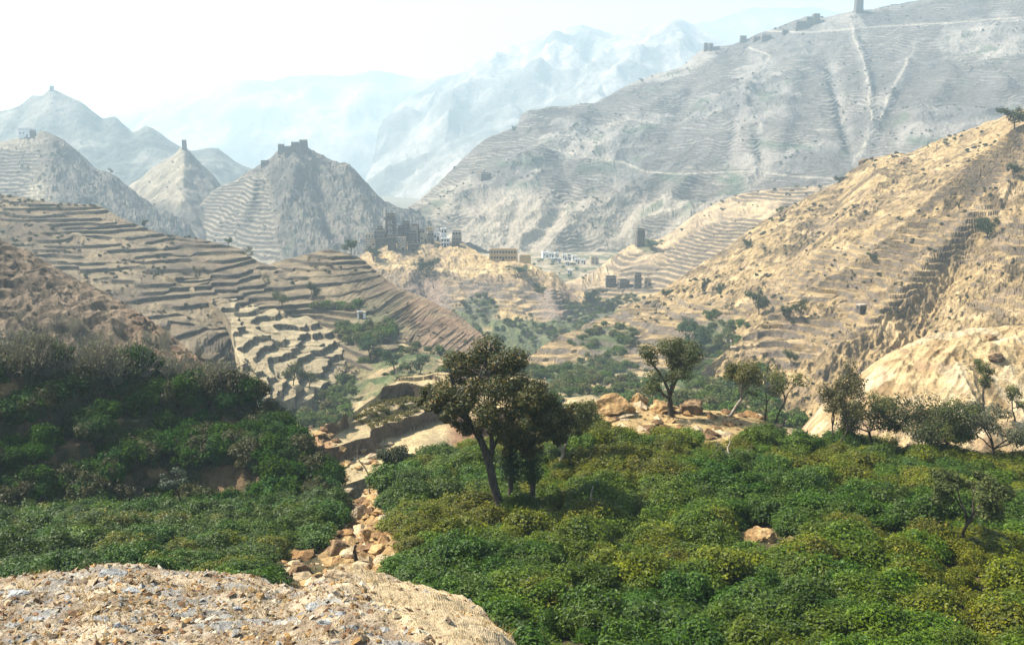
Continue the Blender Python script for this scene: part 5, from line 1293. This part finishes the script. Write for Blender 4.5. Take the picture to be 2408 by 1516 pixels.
W = {'stone': wall_mat('house_stone', (0.055, 0.046, 0.038), (0.13, 0.108, 0.085)), 'grey': wall_mat('grey_stone', (0.10, 0.088, 0.075), (0.20, 0.178, 0.147)), 'tan': wall_mat('tan_stone', (0.24, 0.19, 0.13), (0.38, 0.31, 0.21)), 'white': wall_mat('whitewash', (0.55, 0.55, 0.53), (0.8, 0.79, 0.76)),
     'ochre': wall_mat('ochre_plaster', (0.36, 0.23, 0.10), (0.52, 0.36, 0.17)), 'pane': wall_mat('dark_window', (0.012, 0.012, 0.014), (0.03, 0.03, 0.035)), 'roof': wall_mat('mud_roof', (0.26, 0.21, 0.15), (0.40, 0.33, 0.24)), 'wood': wall_mat('dark_wood', (0.04, 0.03, 0.02), (0.09, 0.065, 0.04))}

def boxes(name, bs, mat, parent, loc=None):
    V = []; F = []
    for (x0, x1, y0, y1, z0, z1, *tp) in bs:
        t = tp[0] if tp else 0.0       # taper of the top
        k = len(V)
        V += [(x0, y0, z0), (x1, y0, z0), (x1, y1, z0), (x0, y1, z0), (x0 + t, y0 + t, z1), (x1 - t, y0 + t, z1), (x1 - t, y1 - t, z1), (x0 + t, y1 - t, z1)]
        F += [(k, k + 3, k + 2, k + 1), (k + 4, k + 5, k + 6, k + 7), (k, k + 1, k + 5, k + 4), (k + 1, k + 2, k + 6, k + 5), (k + 2, k + 3, k + 7, k + 6), (k + 3, k, k + 4, k + 7)]
    o = obj(name, mesh_from(name, V, F, mat), parent)
    if loc is not None: o.location = loc
    return o
_WM = {}
def win_meshes(fm):
    if fm not in _WM:
        f = boxes('window', [(-.5, -.36, -.08, .05, 0, 1.3), (.36, .5, -.08, .05, 0, 1.3), (-.36, .36, -.08, .05, 1.12, 1.3), (-.36, .36, -.11, .05, 0, .14)], W[fm], None)
        p = boxes('pane', [(-.36, .36, -.03, .05, .14, 1.12)], W['pane'], None)
        _WM[fm] = (f.data, p.data)
        for o in (f, p): bpy.data.objects.remove(o)
    return _WM[fm]

def house(name, label, u0, u1, v0, v1, on, mat='stone', cols=None, floors=None, rz=0.0, depth=0.85, frame='grey', group=None, parap=True, win=True, y=None, roofm='roof'):
    um = (u0 + u1) / 2
    if 'terraced_mountain' in on[0] or on[0] in ('castle_hill', 'pointed_hill', 'left_hill'):
        v1 -= 5
    B = hit(um, v1, on)
    s = B.y / FPX
    w = (u1 - u0) * s; h = (v1 - v0) * s; d = w * depth
    root = bpy.data.objects.new(name, None); COL.objects.link(root)
    root.location = B + Vector((0, d * 0.5, 0)); root.rotation_euler = (0, 0, rz)
    root['label'] = label; root['category'] = 'house' if 'tower' not in name else 'tower'
    if group: root['group'] = group
    a, b = w / 2, d / 2
    t = min(0.06 * h, 0.5)
    pr = 0.6 if parap else 0.0
    th = 0.35
    boxes('wall', [(-a, a, -b, b, -6, h - 0.5, t)], W[mat], root)
    at, bt = a - t, b - t
    rf = boxes('roof', [(-at - .12, at + .12, -bt - .12, bt + .12, h - 0.5, h - 0.2)], W[roofm], root)
    if parap:
        boxes('parapet', [(-at, at, -bt, -bt + th, h - .2, h + pr), (-at, at, bt - th, bt, h - .2, h + pr), (-at, -at + th, -bt + th, bt - th, h - .2, h + pr), (at - th, at, -bt + th, bt - th, h - .2, h + pr)], W[mat], rf)
    if not win:
        return root
    nf = floors or max(1, int(h / 3.3)); nc = cols or max(1, int(w / 2.9))
    fm, pm = win_meshes(frame)
    for f in range(nf):
        z = h * (f + 0.42) / nf
        k = t * (z + 6) / (h + 5.5)
        for c in range(nc):
            x = (-0.5 + (c + 0.5) / nc) * w * 0.9
            if f == 0 and c == nc // 2:
                dr = boxes('door', [(x - .55, x + .55, -b + k - .1, -b + k + .1, -0.3, 2.1)], W['wood'], root)
                boxes('lintel', [(x - .8, x + .8, -b + k - .16, -b + k + .1, 2.1, 2.4)], W[frame], dr)
                continue
            wn_ = obj('window', fm, root); wn_.location = (x, -b + k, z)
            obj('pane', pm, wn_)
        for c in range(max(1, nc - 1)):
            yy = (-0.5 + (c + 0.5) / max(1, nc - 1)) * d * 0.8
            wn_ = obj('window', fm, root); wn_.location = (-a + k, yy, z); wn_.rotation_euler = (0, 0, -math.pi / 2)
            obj('pane', pm, wn_)
    return root
VP = 'village_promontory'
GV = 'houses of the stone village'
H = [('house', 'tan stone house with many windows at the left end of the stone village', 856, 880, 531, 566, VP, dict(mat='tan', cols=3, floors=3, rz=0.15, group=GV, frame='white')),
     ('house', 'square grey tower house beside the tan house', 880, 905, 529, 566, VP, dict(mat='grey', cols=3, floors=3, rz=-0.1, group=GV)),
     ('tower_house', 'tallest grey tower house at the back of the stone village', 905, 931, 496, 560, VP, dict(cols=2, floors=5, rz=0.05, group=GV)),
     ('tower_house', 'broad grey tower house in front of the tallest one', 908, 934, 519, 568, VP, dict(mat='grey', cols=3, floors=4, rz=0.25, group=GV, frame='white')),
     ('house', 'narrow grey house right of the broad tower house', 934, 950, 532, 566, VP, dict(cols=2, floors=3, group=GV)),
     ('tower_house', 'slim tower house behind the middle of the village', 945, 965, 512, 556, VP, dict(cols=2, floors=4, rz=-0.15, group=GV)),
     ('house', 'wide tan house with white window frames in the village middle', 952, 984, 528, 560, VP, dict(mat='tan', cols=4, floors=3, group=GV, frame='white')),
     ('house', 'small dark house in front of the wide tan house', 961, 979, 546, 572, VP, dict(cols=2, floors=2, rz=0.2, group=GV)),
     ('house', 'low grey house at the right end of the stone houses', 983, 999, 539, 562, VP, dict(mat='grey', cols=2, floors=2, group=GV)),
     ('house', 'small flat house under the right end of the stone houses', 988, 1008, 551, 572, VP, dict(mat='tan', cols=2, floors=1, rz=-0.2, group=GV)),
     ('house', 'low terraced house row below the tan house', 856, 884, 561, 586, VP, dict(mat='tan', cols=3, floors=1, group=GV)),
     ('house', 'low grey house below the grey tower house', 884, 908, 559, 580, VP, dict(cols=2, floors=1, group=GV)),
     ('house', 'sandy unfinished walls between stone and white houses', 1001, 1019, 528, 556, VP, dict(mat='ochre', win=False, group=GV)),
     ('white_house', 'small white house at the left of the white houses', 1019, 1034, 549, 566, VP, dict(mat='white', cols=2, floors=1, group=GV)),
     ('white_house', 'tall pale house among the white houses', 1035, 1051, 538, 566, VP, dict(mat='white', cols=2, floors=2, rz=0.15, group=GV)),
     ('white_house', 'white two-storey house lowest of the white houses', 1036, 1058, 562, 582, VP, dict(mat='white', cols=3, floors=2, rz=-0.05, group=GV)),
     ('house', 'stone house with white roof edge at the right end of the village', 1062, 1086, 540, 566, VP, dict(mat='tan', cols=3, floors=2, group=GV, roofm='white')),
     ('house', 'stone house at the front edge of the village under the broad tower house', 910, 932, 556, 588, VP, dict(cols=2, floors=2, rz=0.1, group=GV)),
     ('house', 'tan house at the front edge of the village right of the front stone house', 934, 955, 560, 590, VP, dict(mat='tan', cols=2, floors=2, rz=-0.15, group=GV, frame='white')),
     ('house', 'dark low house at the front edge below the small dark house', 958, 984, 572, 592, VP, dict(cols=3, floors=1, group=GV)),
     ('tower_house', 'dark tower house behind the square grey tower house', 884, 902, 508, 552, VP, dict(cols=2, floors=4, rz=0.2, group=GV)),
     ('tower_house', 'dark tower house at the back between slim tower and low grey house', 968, 986, 514, 550, VP, dict(cols=2, floors=3, rz=-0.2, group=GV)),
     ('house', 'grey house between the stone houses and the sandy walls', 1004, 1020, 546, 572, VP, dict(mat='grey', cols=2, floors=2, rz=0.2, group=GV)),
     ('house', 'low stone hut below the white houses', 1062, 1080, 564, 580, VP, dict(cols=2, floors=1, rz=-0.1, group=GV)),
     ('long_building', 'long ochre building with pale roof on the spur', 1150, 1218, 588, 614, VP, dict(mat='ochre', cols=9, floors=2, rz=-0.06, depth=0.28)),
     ('house', 'low ochre annex at the end of the long building', 1221, 1249, 602, 618, VP, dict(mat='ochre', win=False, depth=0.6, rz=-0.06)),
     ('tower_house', 'lone square stone tower on the terraced hill', 1495, 1517, 540, 580, 'tower_hill', dict(cols=2, floors=4, rz=0.2)),
     ('house', 'wide stone house left of the small tower in the lower hamlet', 1424, 1451, 652, 676, 'tower_hill village_promontory', dict(cols=3, floors=2, group='houses of the lower hamlet')),
     ('house', 'low stone house in the middle of the lower hamlet', 1454, 1480, 660, 678, 'tower_hill village_promontory', dict(cols=2, floors=1, rz=0.2, group='houses of the lower hamlet')),
     ('tower_house', 'small stone tower in the lower hamlet', 1491, 1510, 644, 678, 'tower_hill village_promontory', dict(cols=2, floors=3, group='houses of the lower hamlet')),
     ('house', 'low tan house right of the small hamlet tower', 1514, 1532, 656, 674, 'tower_hill village_promontory', dict(mat='tan', cols=2, floors=1, group='houses of the lower hamlet')),
     ('house', 'flat grey house jutting on a spur of the grey mountain', 1127, 1153, 408, 428, 'terraced_mountain', dict(cols=3, floors=2, rz=0.3)),
     ('house', 'pale low house above the spur house on the grey mountain', 1203, 1224, 379, 391, 'terraced_mountain', dict(mat='tan', cols=2, floors=1)),
     ('house', 'small house highest of the three on the grey mountain spur', 1234, 1250, 357, 371, 'terraced_mountain', dict(mat='tan', cols=2, floors=1)),
     ('tower_house', 'left twin tower on the grey mountain skyline', 1655, 1665, 103, 126, 'terraced_mountain', dict(cols=1, floors=3, group='houses on the mountain skyline')),
     ('tower_house', 'right twin tower on the grey mountain skyline', 1666, 1677, 104, 126, 'terraced_mountain', dict(cols=1, floors=3, rz=0.2, group='houses on the mountain skyline')),
     ('house', 'low house beside the skyline twin towers', 1679, 1692, 111, 123, 'terraced_mountain', dict(cols=2, floors=1, group='houses on the mountain skyline')),
     ('house', 'single square house on the skyline right of the twin towers', 1741, 1756, 86, 106, 'terraced_mountain', dict(cols=2, floors=2, group='houses on the mountain skyline')),
     ('house', 'low long house in the skyline gap', 1772, 1790, 88, 101, 'terraced_mountain', dict(cols=2, floors=1, group='houses on the mountain skyline')),
     ('house', 'wide house in the middle of the skyline hamlet', 1792, 1814, 84, 102, 'terraced_mountain', dict(cols=3, floors=2, group='houses on the mountain skyline')),
     ('house', 'small house left below the skyline castle', 1840, 1853, 72, 86, 'terraced_mountain', dict(cols=1, floors=1, group='houses on the mountain skyline')),
     ('house', 'broad block at the left of the skyline castle', 1872, 1895, 52, 76, 'terraced_mountain', dict(cols=3, floors=3, group='houses on the mountain skyline')),
     ('tower_house', 'middle tower of the skyline castle', 1896, 1911, 42, 68, 'terraced_mountain', dict(cols=2, floors=3, group='houses on the mountain skyline')),
     ('tower_house', 'tall right tower of the skyline castle', 1912, 1928, 35, 62, 'terraced_mountain', dict(cols=2, floors=3, rz=0.15, group='houses on the mountain skyline')),
     ('tower_house', 'highest tower on the skyline touching the top of the picture', 2012, 2030, 1, 36, 'terraced_mountain', dict(cols=2, floors=4, rz=0.1)),
     ('house', 'left corner block of the castle on the middle hill', 653, 668, 341, 370, 'castle_hill', dict(cols=2, floors=2, group='castle on the middle hill')),
     ('house', 'front block of the castle on the middle hill', 667, 685, 346, 374, 'castle_hill', dict(cols=2, floors=2, rz=0.2, group='castle on the middle hill')),
     ('house', 'broad middle block of the castle on the middle hill', 684, 706, 336, 362, 'castle_hill', dict(cols=3, floors=2, group='castle on the middle hill')),
     ('tower_house', 'right end tower of the castle on the middle hill', 704, 722, 331, 364, 'castle_hill', dict(cols=2, floors=3, rz=-0.1, group='castle on the middle hill')),
     ('house', 'small low house left below the hill castle', 613, 629, 379, 396, 'castle_hill', dict(cols=2, floors=1, group='castle on the middle hill')),
     ('tower_house', 'slim watchtower on the pointed hill', 427, 438, 331, 358, 'pointed_hill', dict(cols=1, floors=3)),
     ('white_house', 'white-fronted house on top of the hill at the left edge', 42, 74, 304, 328, 'left_hill', dict(mat='white', cols=4, floors=1, rz=0.2, depth=0.5)),
     ('house', 'dark stone house beside the white-fronted hilltop house', 70, 82, 305, 326, 'left_hill', dict(cols=1, floors=2)),
     ('tower_house', 'tiny tower on the far blue peak', 116, 125, 203, 214, 'blue_hill', dict(win=False)),
     ('field_hut', 'white field hut above the dry flats', 839, 859, 732, 750, 'terraced_ridge terraced_flats valley', dict(mat='white', cols=1, floors=1, parap=False, frame='white')),
     ('field_hut', 'white hut with flat roof at the foot of the spur terraces', 1703, 1721, 800, 814, 'golden_spur golden_slope valley', dict(mat='white', cols=1, floors=1, parap=False)),
     ('field_hut', 'small tan hut under the white hut at the spur foot', 1719, 1732, 814, 824, 'golden_spur golden_slope valley', dict(mat='tan', win=False, parap=False)),
     ('field_hut', 'square brown stone hut beside the spur terraces', 2017, 2038, 714, 738, 'golden_spur', dict(cols=1, floors=1, rz=0.3, parap=False))]
for nm, lab, u0, u1, v0, v1, on, kw in H:
    house(nm, lab, u0, u1, v0, v1, on.split(), **kw)
TOWN = [(1274, 1290, 594, 606), (1291, 1303, 596, 606), (1304, 1314, 595, 607), (1322, 1334, 600, 612), (1335, 1343, 598, 612), (1344, 1356, 602, 614), (1352, 1364, 610, 620), (1366, 1378, 612, 622), (1310, 1320, 608, 618), (1388, 1408, 606, 622), (1296, 1306, 608, 616), (1330, 1340, 616, 625), (1335, 1347, 636, 646)]
TL = ['white house at the far left of the valley town', 'second white house from the left in the valley town', 'third white house from the left in the valley town', 'white house right of the gap in the valley town', 'tall white house in the valley town middle', 'white house right of the tall one in the valley town',
      'lower white house in the right half of the valley town', 'white house before the last in the valley town', 'small white house in the front row of the valley town', 'stone and white house at the right end of the valley town', 'smallest white house in the front row left of the valley town', 'lowest white house of the valley town cluster', 'single white hut below the valley town']
for (u0, u1, v0, v1), lab in zip(TOWN, TL):
    house('white_house', lab, u0, u1, v0, v1, ['valley_bottom', 'terraced_mountain', 'village_promontory', 'tower_hill'], mat='white' if u0 != 1388 else 'tan', cols=2, floors=1 if v1 - v0 < 13 else 2, group='white houses of the valley town', rz=(u0 % 5) * 0.1 - 0.2)

# ------------------------------------------------------------------ the hazy air
def haze():
    x0, x1, y0, y1, z0, z1 = -5200, 5200, -1000, 5200, -136, 640
    V = [(x, y, z) for z in (z0, z1) for y in (y0, y1) for x in (x0, x1)]
    Fq = [(0, 2, 3, 1), (4, 5, 7, 6), (0, 1, 5, 4), (2, 6, 7, 3), (0, 4, 6, 2), (1, 3, 7, 5)]
    m = bpy.data.materials.new('hazy_air'); m.use_nodes = True
    nt = m.node_tree
    nt.nodes.remove(nt.nodes['Principled BSDF'])
    pv = nt.nodes.new('ShaderNodeVolumePrincipled')
    pv.inputs['Color'].default_value = (0.56, 0.72, 0.80, 1)
    pv.inputs['Density'].default_value = HAZE
    pv.inputs['Anisotropy'].default_value = 0.2
    pv.inputs['Density Attribute'].default_value = ''
    nt.links.new(pv.outputs[0], nt.nodes['Material Output'].inputs['Volume'])
    try:
        m.cycles.homogeneous_volume = True
    except Exception as e:
        print('hv', e)
    o = obj('haze', mesh_from('haze', V, Fq, m), kind='stuff', label='pale blue haze filling the air of the valleys')
HAZE = 0.00035
haze()
